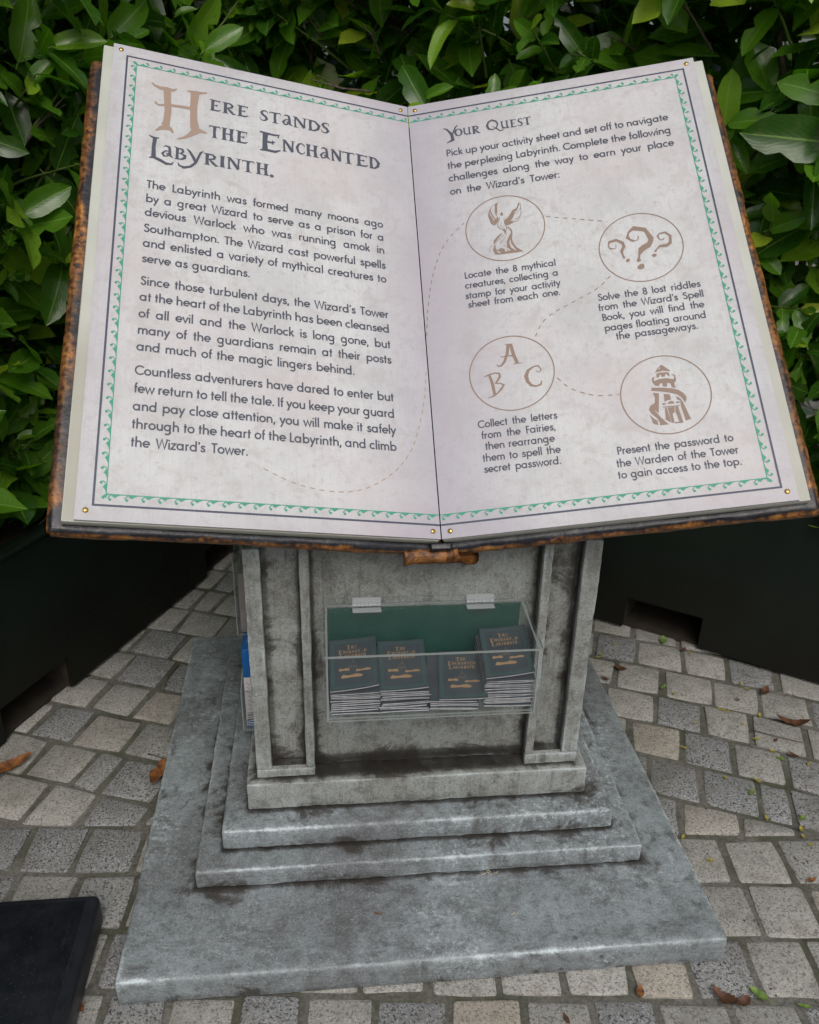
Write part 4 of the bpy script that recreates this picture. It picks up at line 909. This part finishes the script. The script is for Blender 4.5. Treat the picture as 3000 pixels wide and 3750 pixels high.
hinge(-.149,-.086); hinge(.104,.166)

# ------------------------------------------------------------------ booklets
ORD=['topmost','second','third','fourth','fifth','sixth','seventh','eighth','ninth','tenth','eleventh','twelfth','thirteenth','fourteenth','fifteenth','sixteenth']
BW,BD,BT=.1035,.146,.0043
def bend(x,y,c): return c[0]*x*x*4+c[1]*(x/BW+.5)*(1-(y/BD+.5))**2+c[2]*y*y
def slab_mesh(name,z0,z1,mat,c,ins=0.0,nx=5,ny=3):
    vs=[];fs=[]
    X=[-BW/2+ins*0.4+(BW-ins*1.4)*i/nx for i in range(nx+1)]; Y=[-BD/2+ins+(BD-2*ins)*j/ny for j in range(ny+1)]
    for z in (z0,z1):
        for y in Y:
            for x in X: vs.append((x,y,z+bend(x,y,c)))
    m=(nx+1); k=m*(ny+1)
    for j in range(ny):
        for i in range(nx): a=j*m+i; fs.append((a,a+m,a+m+1,a+1)); fs.append((k+a,k+a+1,k+a+m+1,k+a+m))
    for i in range(nx):
        a=i; fs.append((a,a+1,k+a+1,k+a)); a=ny*m+i; fs.append((a+1,a,k+a,k+a+1))
    for j in range(ny):
        a=j*m; fs.append((a+m,a,k+a,k+a+m)); a=j*m+nx; fs.append((a,a+m,k+a+m,k+a))
    return vs,fs
def booklet_meshes(c,top=False):
    v1,f1=slab_mesh('c',BT-.0005,BT,None,c); v2,f2=slab_mesh('c',0,.0004,None,c); b=len(v1)
    cov=mesh('cover',v1+v2,f1+[tuple(i+b for i in f) for f in f2],M['cover'])
    v,f=slab_mesh('p',.00042,BT-.00052,None,c,.0006); pg=mesh('pages',v,f,M['paper'])
    return cov,pg
VAR=[booklet_meshes((R.uniform(-.10,.12),R.uniform(-.001,.002),R.uniform(-.1,.15))) for _ in range(6)]
class BPrint(Print):
    def __init__(s,c): super().__init__(BT+.00015); s.c=c
    def lift(s): s.v=[(x,y,z+bend(x,y,s.c)) for x,y,z in s.v]
def top_print(root,Mx,c):
    p=BPrint(c)
    def word(w_,x0,x1,y,cap,big=True):
        ns=len(w_); W_=(x1-x0)/(ns+ (.5 if big else 0)); x=x0
        for i,ch in enumerate(w_):
            k=1.45 if (i==0 and big) else 1; disp(p,ch,x,x+W_*k*.9,y-(1.2 if k>1 else 0),cap*(1.35 if k>1 else 1)); x+=W_*k
    word('THE',-13,11,44,8.5); word('ENCHaNTED',-31,31,31,8.2); word('LaBYRINTH',-29,29,18.5,8.2)
    def cloud(x,y,w_,k):
        n=5; p.poly([((x-w_/2)/1000,(y-.6)/1000)]+[((x-w_/2+w_*(i+.5)/n)/1000,(y+k*(1+1.0*math.sin((i+.7)*2.1)**2))/1000) for i in range(n)]+[((x+w_/2)/1000,(y+.2)/1000)]+[((x+w_*.5-w_*(i+.6)/n)/1000,(y-k*(.5+.5*math.cos(i*2.4)**2))/1000) for i in range(n)])
    cloud(-20,-17,24,3.0); cloud(21,-22,34,2.4); cloud(-4,-37,48,3.6)
    p.ribbon([(0,.010),(0,.004)],.0008); p.ribbon([(-.008,-.002),(0,.004),(.008,-.002)],.0006)
    for i in range(4): p.ribbon([(-.009+.005*i,-.012),(-.009+.005*i,-.006)],.0009)
    p.lift(); p.obj('cover_lettering',M['gold'],root,Mx)
    p=BPrint(c)
    for k,w_ in ((.0445,.0009),(.0415,.0004)):
        y=k+.0205
        for a,b in (((-k,-y),(k,-y)),((k,-y),(k,y)),((k,y),(-k,y)),((-k,y),(-k,-y))):
            N_s=8; p.ribbon([(a[0]+(b[0]-a[0])*i/N_s,a[1]+(b[1]-a[1])*i/N_s) for i in range(N_s+1)],w_)
    n=26
    for i in range(n):
        y=-.064+.128*i/(n-1); 
        for x in (-.0478,.0478): p.disc(x,y,.0010,n=6)
    for i in range(18): p.disc(-.042+.084*i/17,-.0683,.0010,n=6)
    p.lift(); p.obj('cover_border',M['greenline'],root,Mx)
WHERE=['leftmost stack in the clear tray','second stack in the clear tray','low third stack in the clear tray','tall rightmost stack in the clear tray']
STK=[(-.1500,12,3,12.5,0,.5362,-.339,6),(-.0465,11,2.5,11,1.5,.5362,-.338,3),(.0800,6,5,9,6,.5362,-.342,3),(.1790,16,1.0,12.5,3,.5362,-.336,7)]
first=None
for si,(bx_,n,t0,t1,yaw,zb,yb,rol) in enumerate(STK):
    z=zb
    for i in range(n):
        top=i==n-1; f=i/(n-1)
        tilt=math.radians(t0*.2+(t1-t0*.2)*f**1.4); yw=math.radians(-yaw*(.35 if not top else 1)+R.uniform(-1.6,1.6)*(0 if top else 1))
        jx=R.uniform(-.0028,.0028) if not top else 0; jy=R.uniform(-.003,.002) if not top else -.002
        if top: z+=math.sin(math.radians(rol))*BW*.42
        if si==2 and not top: jx-=.020; yw-=math.radians(2)
        if si==1 and i in (3,4,7): jx+=.006; yw+=math.radians(3)
        # pivot about the front edge
        piv=T(bx_+jx,yb-BD/2+jy,z)@Matrix.Rotation(yw,4,'Z')@Matrix.Rotation(tilt,4,'X')@Matrix.Rotation(math.radians(-rol if top else 0),4,'Y')@T(0,BD/2,0)
        root=bpy.data.objects.new('booklet',None); link(root,None,piv)
        if n-1-i==0: lb='top booklet printed The Enchanted Labyrinth, on the '+WHERE[si]
        elif i==0: lb='lowest booklet of the '+WHERE[si]
        elif n-1-i<16: lb=ORD[n-1-i]+' booklet down in the '+WHERE[si]
        tag(root,lb,'booklet','booklets stacked in the clear tray')
        if top:
            c=[(.25,.006,.1),(.2,.004,.1),(.1,.003,.1),(.2,.007,.1)][si]; cov,pg=booklet_meshes(c)
        else: cov,pg=VAR[(i*5+si)%6]
        obj('cover',cov,root,piv); obj('pages',pg,root,piv)
        if top: top_print(root,piv,c)
        z+=BT+.0003+(.0035 if (si==0 and i==3) or (si==1 and i==4) else 0)+(0 if si in(2,3) else .0001)

# ------------------------------------------------------------------ holders on the left flank of the shaft
ho=empty('brochure_holder',(-.398,-.02,.52),'clear acrylic holder of pale brochures high on the left flank of the pedestal','holder')
def clearbox(par,lo,hi,t=.003):
    x0,y0,z0=lo;x1,y1,z1=hi
    sheet('front_panel',[(x0,y0,z0),(x0,y0,z1),(x1,y0,z1),(x1,y0,z0)],-t,par)
    sheet('side_panel',[(x0,y0+t+.0003,z0),(x0,y1,z0),(x0,y1,z1+.03),(x0,y0+t+.0003,z1)],-t,par)
    sheet('floor_panel',[(x0+t,y0+t,z0),(x1,y0+t,z0),(x1,y1,z0),(x0+t,y1,z0)],t,par)
clearbox(ho,(-.419,-.090,.532),(-.3785,.12,.735))
o=obj('brochure_stack',box_mesh('brochure_stack',(-.412,-.083,.538),(-.386,.115,.70),M['brochure'],.001),ho)
ho2=empty('carton_holder',(-.395,-.1,.31),'clear acrylic holder low on the left flank of the pedestal','holder')
clearbox(ho2,(-.4135,-.158,.300),(-.3785,-.02,.42))
ct=empty('carton',(-.395,-.1,.31),'narrow blue and white carton standing in the low clear holder on the left flank','carton')
obj('upper_box',box_mesh('upper_box',(-.4080,-.150,.452),(-.383,-.030,.532),M['cartonblue'],.0012),ct)
obj('lower_box',box_mesh('lower_box',(-.4075,-.1495,.308),(-.3835,-.0305,.4515),M['cartonwhite'],.0008),ct)
obj('tab',box_mesh('tab',(-.396,-.045,.5325),(-.384,-.030,.585),M['cartonblue'],.001),ct)
p=Print(.0)
for i in range(7): p.ribbon([(-.008+i*.0004+.001*math.sin(i*2.3),.085-i*.0125),(.0-.001*math.cos(i),.085-i*.0125-.006)],.0012)
for i in range(4): p.ribbon([(-.010,-.0012-.0065*i-.004),(.006,-.004-.0065*i)],.0035 if i%2 else .002)
p.obj('carton_lettering',M['ink'],ct,Matrix(((1,0,0,-.394),(0,0,-1,-.1502),(0,1,0,.352),(0,0,0,1))))
p=Print(.0)
for i in range(3): p.ribbon([(-.011,-.030-.0075*i+.003),(-.003,-.031-.0075*i),(.011,-.032-.0075*i)],.0034)
p.obj('carton_stripe',M['cartonblue'],ct,Matrix(((1,0,0,-.395),(0,0,-1,-.1502),(0,1,0,.352),(0,0,0,1))))
p=Print(.0); p.ribbon([(0,-.030),(0,.015)],.004)
p.obj('carton_lettering',M['brochure'],ct,Matrix(((1,0,0,-.3955),(0,1,0,-.09),(0,0,1,.5323),(0,0,0,1))))

# ------------------------------------------------------------------ black plastic block at the lower left
bb=bpy.data.objects.new('plastic_block',None); link(bb,None,T(-1.1,-.8,0)); tag(bb,'low black plastic block with rounded edges lying on the setts left of the pedestal','block')
bx0,bx1,by0,by1=-1.45,-.726,-1.30,-.430
obj('body',auto(box_mesh('body',(bx0+.002,by0,.0),(bx1,by1,.084),M['blackplastic'],.017,5),60),bb,T(0,0,.001))
obj('top_plate',auto(box_mesh('top_plate',(bx0+.03,by0+.03,.0855),(bx1-.028,by1-.022,.0872),M['blackplastic'],.0008,1),60),bb)

# ------------------------------------------------------------------ fallen leaves and litter
def litter_mesh(L,w,mat,curl,fold,n=5,ragged=0,seed=0):
    rr=random.Random(seed); vs=[];fs=[]
    for i in range(n+1):
        v=i/n; hw=w*math.sin(PI*min(1,v*.96+.02))**.75*(1-.25*v)
        for k in (-1,0,1):
            x=k*hw*(1+ragged*rr.uniform(-.5,.3)); vs.append((x,(v-.5)*L,.0015+abs(k)*fold*hw+curl*(v-.5)**2*L*4+ragged*.006*rr.random()))
    for i in range(n):
        for k in (0,1): a=i*3+k; fs.append((a,a+1,a+4,a+3))
    b=len(vs); vs+=[(0,-L*.5,.0015+curl*L),( .0008,-L*.5,.0015+curl*L),(.001,-L*.68,.002+curl*L*.6),(0,-L*.68,.002+curl*L*.6)]; fs.append((b,b+1,b+2,b+3))
    return mesh('fallen_leaf',vs,fs,mat,smooth=True)
def drop(x,y,L,w,mat,label,group,rz=None,curl=.12,fold=.25,rag=0,z=0.002,seed=0,tilt=0,cat='fallen leaf',name='fallen_leaf'):
    o=bpy.data.objects.new(name,litter_mesh(L,w,M[mat],curl,fold,5 if L<.05 else 9,rag,seed))
    rz=R.uniform(0,6.28) if rz is None else rz
    link(o,None,T(x,y,z)@Matrix.Rotation(rz,4,'Z')@Matrix.Rotation(tilt,4,'Y')); tag(o,label,cat,group)
YEL=[(.797,.583),(.732,.524),(.715,.51),(1.045,.517),(.902,.294),(1.156,.302),(1.145,.33),(1.02,.205),(1.036,.196),(.913,.147),(1.059,.132),(1.092,.003),(.835,.039),(1.131,.165),(1.172,-.057),(.904,-.093),(.99,-.112),(.949,-.253),(1.022,-.297),(1.016,-.321),(1.02,-.349),(.698,-.3),(.738,-.378),(1.07,.06)]
for i,(x,y) in enumerate(YEL):
    drop(x,y,R.uniform(.013,.027),R.uniform(.0035,.006),'yellow',('tiny yellow leaf on the shaded setts near the right planter' if y>.25 else 'tiny yellow leaf on the setts midway between pedestal and right edge' if y>-.08 else 'tiny yellow leaf on the setts right of the base slab'),('tiny yellow leaves near the right planter' if y>.25 else 'tiny yellow leaves midway right' if y>-.08 else 'tiny yellow leaves right of the slab'),seed=i)
for i,(x,y) in enumerate([(.881,.329),(.952,-.156),(1.10,-.03),(1.045,-.26)]):
    drop(x,y,R.uniform(.022,.032),.008,'greenleaf',['small green leaf on the joint nearest the rear of the pedestal','small green leaf on a pale sett midway between pedestal and right edge','small green leaf among the yellow specks near the right edge','small green leaf on the setts right of the slab near the picture edge'][i],None,seed=40+i)
drop(.98,.596,.05,.014,'greenleaf','olive leaf lying in the fork opening of the right planter',None,seed=50)
drop(.691,-.740,.045,.012,'greenleaf','green leaf cluster on the setts in front of the slab corner',None,rz=.6,seed=51,fold=.6)
drop(.776,-.772,.026,.006,'greenleaf','thin yellow green leaf near the lower right corner of the paving',None,rz=1.2,seed=52)
drop(-.734,-.677,.020,.007,'yellow','yellow leaf bit beside the black plastic block',None,seed=53)
drop(-.728,-.648,.026,.006,'orange','small orange leaf beside the black plastic block',None,rz=.4,seed=54)
for i,(x,y,L,lb) in enumerate([(.773,.438,.045,'brown leaf on the joint nearest the rear right side of the pedestal'),(.704,.385,.03,'small rust leaf tight against the pedestal base on its right side'),(1.203,.281,.05,'curled brown leaf at the foot of the right planter'),(1.123,.047,.02,'tiny rust leaf beside the thin twig on the right'),(1.143,-.021,.035,'brown leaf between the yellow specks at the right edge'),(1.096,.247,.018,'tiny brown scrap on a pale sett near the right planter'),(1.028,.533,.028,'brown leaf just below the fork opening of the right planter')]):
    drop(x,y,L,L*.3,'brown',lb,None,seed=60+i,rag=.5,curl=.2)
drop(.961,-.458,.028,.007,'orange','small orange leaf on the setts right of the slab',None,seed=70); drop(.441,-.711,.030,.010,'orange','orange leaf on the setts right below the slab front edge',None,rz=-.3,seed=71)
drop(1.212,.121,.10,.020,'brown','large dark curled leaf on the setts near the right edge',None,rz=1.2,rag=.6,curl=.25,seed=72)
drop(.612,-.742,.055,.018,'brown','crumpled red brown leaf below the right corner of the slab',None,rz=.7,rag=.9,curl=.3,seed=73); drop(.645,-.757,.04,.014,'brown','torn brown leaf piece beside the crumpled one below the slab corner',None,rz=1.9,rag=.9,curl=.3,seed=74)
drop(-1.095,.095,.125,.027,'orange','large orange brown leaf lying at the left edge of the picture',None,rz=-.9,rag=.35,curl=.15,seed=75,fold=.5)
drop(-.672,.035,.11,.026,'orange','large crumpled orange leaf leaning on the left side of the slab',None,rz=-.35,rag=.8,curl=.12,seed=76,fold=.8,z=.006)
drop(.268,-.757,.026,.006,'brown','dark leaf scrap in the joint below the slab centre',None,rz=.2,seed=77)
drop(-.108,-.529,.020,.0022,'orange','orange straw on the top of the base slab',None,rz=1.2,z=.074,seed=78,cat='straw',name='straw')
def bits(name,pts,mat,label,cat,z):
    vs=[];fs=[]
    for (x,y,L,a) in pts:
        tube([(x-L*math.cos(a),y-L*math.sin(a),z),(x,y,z+.001),(x+L*math.cos(a),y+L*math.sin(a),z)],.0011,4,True,vs,fs)
    o=bpy.data.objects.new(name,mesh(name,vs,fs,mat)); link(o); tag(o,label,cat)
bits('debris',[(.160+R.uniform(-.03,.03),-.4365+R.uniform(-.006,.006),R.uniform(.0015,.005),R.uniform(0,3)) for _ in range(9)],M['pale'],'pale dry plant debris caught at the foot of the lowest step','debris',Z0+.003)
bits('debris',[(.193,-.554,.004,.5),(.196,-.551,.003,1.9)],M['pale'],'pale speck of litter on the middle of the base slab','debris',Z0+.003)
def twigm(pts,label,r=.0022):
    vs,fs=tube(pts,[r*(1-.5*i/len(pts)) for i in range(len(pts))],5); o=bpy.data.objects.new('twig',mesh('twig',vs,fs,M['bark'],smooth=True)); link(o); tag(o,label,'twig')
twigm([(-.699,.557,.006),(-.713,.52,.008),(-.724,.484,.006),(-.728,.44,.005),(-.725,.409,.006)],'dark curved twig on the setts left behind the slab')
twigm([(-.725,.125,.005),(-.70,.112,.007),(-.67,.096,.006)],'short dark twig on the setts beside the slab')
twigm([(1.07,.10,.006),(1.13,.06,.010),(1.2,.03,.006)],'thin dark twig on the setts near the right edge',.0016)

# ------------------------------------------------------------------ laurel hedges
def leaf_geo(L,w,fold,curl,bites,seed,nv=8):
    rr=random.Random(seed); vs=[];fs=[];uv=[]
    cols=[-1,-.5,0,.5,1]; side=rr.uniform(-.12,.12)
    bit={}
    for s_ in (-1,1):
        for i in range(2,nv-1):
            if rr.random()<bites: bit[(s_,i)]=rr.uniform(.35,.8)
    for i in range(nv+1):
        v=i/nv; hw=w*max(.02,(1-abs(2*(v**.9)-1)**2.5))**.62*(1 if v<.85 else 1-(v-.85)*2.2)
        if i==nv: hw=.0004
        if i==0: hw=.0015
        for k in cols:
            kk=k
            if abs(k)==1:
                hwk=hw*(bit.get((k,i),1.0))*(1+rr.uniform(-.05,.05))
            else: hwk=hw*min(1,bit.get(((1 if k>0 else -1),i),1.0)*1.25) if k else hw
            x=k*hwk; y=v*L
            z=abs(x)*fold-curl*(v**2)*L+ .05*L*math.sin(v*3+seed)*.3+ .06*hw*math.sin(v*9+seed*2+k)*abs(k)
            vs.append(Vector((x+side*v*v*L*.6,y,z))); uv.append((.5+.5*kk,v))
    m=len(cols)
    for i in range(nv):
        for k in range(m-1): a=i*m+k; fs.append((a,a+1,a+m+1,a+m))
    # petiole
    b=len(vs); pw=.0013
    vs+=[Vector((-pw,0,0)),Vector((pw,0,0)),Vector((pw,-.016,-.002)),Vector((-pw,-.016,-.002))]; uv+=[(.5,.5)]*4; fs.append((b,b+3,b+2,b+1))
    return vs,fs,uv
LEAVES=[leaf_geo(1.0*L,w,f,c,b,i) for i,(L,w,f,c,b) in enumerate([(.14,.029,.35,.10,.08),(.155,.034,.25,.18,.16),(.125,.028,.3,.05,.0),(.16,.033,.45,.25,.1),(.135,.034,.2,.12,.38),(.11,.026,.5,.10,.0),(.165,.037,.3,.28,.15),(.13,.032,.15,.02,.4),(.145,.029,.65,.2,.08),(.15,.036,.25,-.06,.12)])]
def leaf_mesh(i):
    vs,fs,uv=LEAVES[i]; me=mesh('leaf',vs,fs,M['leaf'],smooth=True)
    l=me.uv_layers.new(name='UVMap')
    for lp in me.loops: l.data[lp.index].uv=uv[lp.vertex_index]
    return me
LM=[leaf_mesh(i) for i in range(len(LEAVES))]
SIMPLE=leaf_geo(.15,.042,.25,.12,0,3,3)
def frame_from(y,z):
    y=y.normalized(); x=y.cross(z); x=x.normalized() if x.length>1e-5 else Vector((1,0,0)); z=x.cross(y)
    return x,y,z
def hedge(name,Mx,s0,s1,zb,zt,label,seed,dens,excl=None,depthf=0.0):
    rr=random.Random(seed); org=Mx@Vector(((s0+s1)/2,.25,zb)); root=empty(name,tuple(org),label,'hedge','laurel hedges around the corner')
    Rm=Mx.to_3x3(); out_w=(Rm@Vector((0,-1,0))).normalized(); al=(Rm@Vector((1,0,0))).normalized(); up=Vector((0,0,1))
    leaves=[]  # (matrix, variant, dist, tint)
    stems=[]
    area_=(s1-s0)*(zt-zb); ns=int(area_*dens)
    for i in range(ns):
        s=rr.uniform(s0,s1); z=zb+(zt-zb)*rr.random(); 
        nz_=noise.noise(Vector((s*3.1,z*3.1,seed))); bulge=.085*noise.noise(Vector((s*2.1,z*2.1,seed)))+.05*noise.noise(Vector((s*6,z*6,seed+3)))
        if nz_<-.10 and rr.random()<.82: continue
        dep=abs(rr.gauss(0,.075))-.035-bulge-(.02 if z>zb+.25 else 0)+max(0,(zb+.18-z))*.25
        tip=Mx@Vector((s,dep,z))
        dr=(out_w*rr.uniform(.35,1.1)+up*rr.uniform(.0,1.0)+al*rr.gauss(0,.55)).normalized()
        n=rr.randint(4,8); Ls=rr.uniform(.07,.15); stems.append((tip-dr*Ls*1.5,tip,dr))
        sz=rr.choice((rr.uniform(.55,.85),rr.uniform(.85,1.2),rr.uniform(1.05,1.42)))
        ph=rr.uniform(0,6.28); tone=rr.random()
        for k in range(n):
            f=k/max(1,n-1); base=tip-dr*Ls*(1-f)
            ang=ph+k*2.4; a,b,_=frame_from(dr,up) ; 
            rad=(a*math.cos(ang)+dr.cross(a)*math.sin(ang)).normalized()
            spread=rr.uniform(.75,1.3)*(1.0-.45*f)
            ly=(dr*math.cos(spread)+rad*math.sin(spread)); ly.z-=rr.uniform(.05,.7); ly.normalize()
            nz=(dr*.6+up*.75+out_w*1.0+Vector((rr.gauss(0,.42),rr.gauss(0,.42),rr.gauss(0,.42)))); nz=(nz-ly*nz.dot(ly))
            if nz.length<.05: nz=up-ly*ly.z
            nz.normalize(); x=ly.cross(nz); S=sz*rr.uniform(.75,1.12)*(1-.25*(f>.85)*rr.random())
            m=Matrix(((x.x*S,ly.x*S,nz.x*S,base.x),(x.y*S,ly.y*S,nz.y*S,base.y),(x.z*S,ly.z*S,nz.z*S,base.z),(0,0,0,1)))
            c=base+ly*.06
            if c.z<zb-.12: continue
            if excl and excl(c): continue
            leaves.append((m,rr.randrange(len(LM)),(c-CAMP).length+dep*2.0+max(0,-.0),(min(.999,tone*.6+rr.random()*.3+(.1 if f>.7 else 0))),c))
    vis=[l for l in leaves if in_view(l[4],.02)]
    inv=[l for l in leaves if not in_view(l[4],.02)]
    vis.sort(key=lambda l:l[2])
    nm=0
    for l in vis[:298]: obj('leaf',LM[l[1]],root,l[0])
    vs=[];fs=[];uvs=[];tint=[]
    def addleaf(m,geo,t):
        v,f,u=geo; b=len(vs); vs.extend([tuple(m@p) for p in v]); fs.extend([tuple(i+b for i in q) for q in f]); uvs.extend(u); tint.extend([t]*len(v))
    for l in vis[298:]: addleaf(l[0],LEAVES[l[1]],l[3])
    for l in inv: addleaf(l[0],SIMPLE,l[3])
    # inner and rear foliage, so that the hedge is closed
    for i in range(int((s1-s0)*(zt-zb)*(1150 if dens>30 else 350))):
        s=rr.uniform(s0,s1); z=rr.uniform(zb-.02,zt+.1); dep=rr.uniform(.12,.75)
        if excl and excl(Mx@Vector((s,dep,z))): continue
        ly=Vector((rr.gauss(0,1),rr.gauss(0,1),rr.gauss(-.2,.8))).normalized(); nz=Vector((rr.gauss(0,.5),rr.gauss(0,.5),1))+out_w*.7; nz=(nz-ly*nz.dot(ly)).normalized(); x=ly.cross(nz); S=rr.uniform(.8,1.25); p=Mx@Vector((s,dep,z))
        addleaf(Matrix(((x.x*S,ly.x*S,nz.x*S,p.x),(x.y*S,ly.y*S,nz.y*S,p.y),(x.z*S,ly.z*S,nz.z*S,p.z),(0,0,0,1))),SIMPLE,rr.random())
    me=mesh('foliage',vs,fs,M['leaf'],smooth=True); l=me.uv_layers.new(name='UVMap'); flat=[0.0]*(2*len(me.loops)); vi=[0]*len(me.loops); me.loops.foreach_get('vertex_index',vi)
    for i,v in enumerate(vi): flat[2*i],flat[2*i+1]=uvs[v]
    l.data.foreach_set('uv',flat); fattr(me,'tint',tint); tag(obj('foliage',me,root),kind='stuff')
    # branches
    vs=[];fs=[]
    for (a,b,dr) in stems:
        if rr.random()<.95: tube([a-dr*.12-out_w*.05-up*.03,a,b],[.0055,.004,.0022],5,False,vs,fs)
    brown_v=[];brown_f=[]
    for q in range(int(area_*9)):
        s=rr.uniform(s0,s1); z=rr.uniform(zb+.05,zt-.05); a=Mx@Vector((s,rr.uniform(.10,.2),z)); dd=(out_w*rr.uniform(.6,1.1)+up*rr.uniform(-.1,.9)+al*rr.gauss(0,.7)).normalized(); L=rr.uniform(.12,.24)
        if excl and excl(a+dd*L): continue
        m1=a+dd*L*.5+Vector((rr.gauss(0,.012),rr.gauss(0,.012),rr.gauss(0,.012))); tube([a,m1,a+dd*L],[.0045,.0035,.0018],5,False,brown_v,brown_f)
        d2=(dd+al*rr.gauss(0,.9)+up*.4).normalized(); tube([m1,m1+d2*L*.45],[.0028,.0014],4,False,brown_v,brown_f)
    tag(obj('bare_twigs',mesh('bare_twigs',brown_v,brown_f,M['bark'],smooth=True),root),kind='stuff')
    tag(obj('twigs',mesh('twigs',vs,fs,M['twig'],smooth=True),root),kind='stuff')
    n=int((s1-s0)/.22)
    for i in range(n):
        s=s0+(i+.5)*(s1-s0)/n+rr.uniform(-.05,.05); d0=rr.uniform(.30,.48); path=[]
        for k in range(9): path.append(Mx@Vector((s+.06*k*math.sin(s*9)*.4+.16*noise.noise(Vector((s*3,k*.5,seed))),d0-.02*k*rr.uniform(.2,.8)+.08*noise.noise(Vector((s*5,k*.7,seed+5))),zb-.1+(zt-zb)*k/8)))
        v,f=tube(path,[.016-.0013*k for k in range(9)],7)
        for q in range(7):
            k=rr.randint(1,7); p=path[k]; dd=(out_w*rr.uniform(.4,1)+up*rr.uniform(.1,.9)+al*rr.gauss(0,.8)).normalized(); L=rr.uniform(.12,.3)
            tube([p,p+dd*L*.5+up*.01,p+dd*L],[.006,.0045,.003],5,False,v,f)
        obj('stem',mesh('stem',v,f,M['bark'],smooth=True),root)
    return len(leaves)
def exL(c): return (c.x>-.74 and c.y<.75 and c.z>.5) or behindR(c.x,c.y)>9
def exR(c): return (c.x<.80 and c.y<.60)
hedge('laurel_hedge',LM_,-.45,2.25,.56,2.85,'glossy laurel hedge growing out of the planter left of the book',11,62,exL)
hedge('laurel_hedge',RM_,-1.95,1.15,.59,2.85,'glossy laurel hedge growing out of the planter right of and behind the book',23,62,exR)

hedge('laurel_hedge',LM_,-1.7,-.5,.56,2.85,'laurel hedge added out of view on the left to block sky light',31,14,exL)  # added out of frame to darken the paving on the left
hedge('laurel_hedge',RM_,1.2,2.4,.59,2.85,'laurel hedge added out of view on the right to block sky light',37,14,exR)  # likewise added unseen, cuts sky light on the right-hand paving
# litter caught between the setts
rr=random.Random(5); vs=[];fs=[]
for i in range(420):
    if i%3: x=rr.uniform(.68,1.35); y=rr.uniform(-.85,.6)
    else: x=rr.uniform(-1.2,-.66); y=rr.uniform(-.8,.7)
    if behindR(x,y)>-.0 and False: continue
    s_=rr.uniform(.0012,.0038); a=rr.uniform(0,3.1); b=len(vs); z=.001+rr.uniform(0,.002)
    ca,sa=math.cos(a)*s_,math.sin(a)*s_; k=rr.uniform(.3,1)
    vs+=[(x-ca,y-sa,z),(x+sa*k,y-ca*k,z+.0012),(x+ca,y+sa,z+.0004),(x-sa*k,y+ca*k,z+.0008)]; fs.append((b,b+1,b+2,b+3))
me=mesh('crumbs',vs,fs,M['brown']); tag(obj('crumbs',me),'scattered brown crumbs of leaf litter over the paving','leaf litter',kind='stuff')
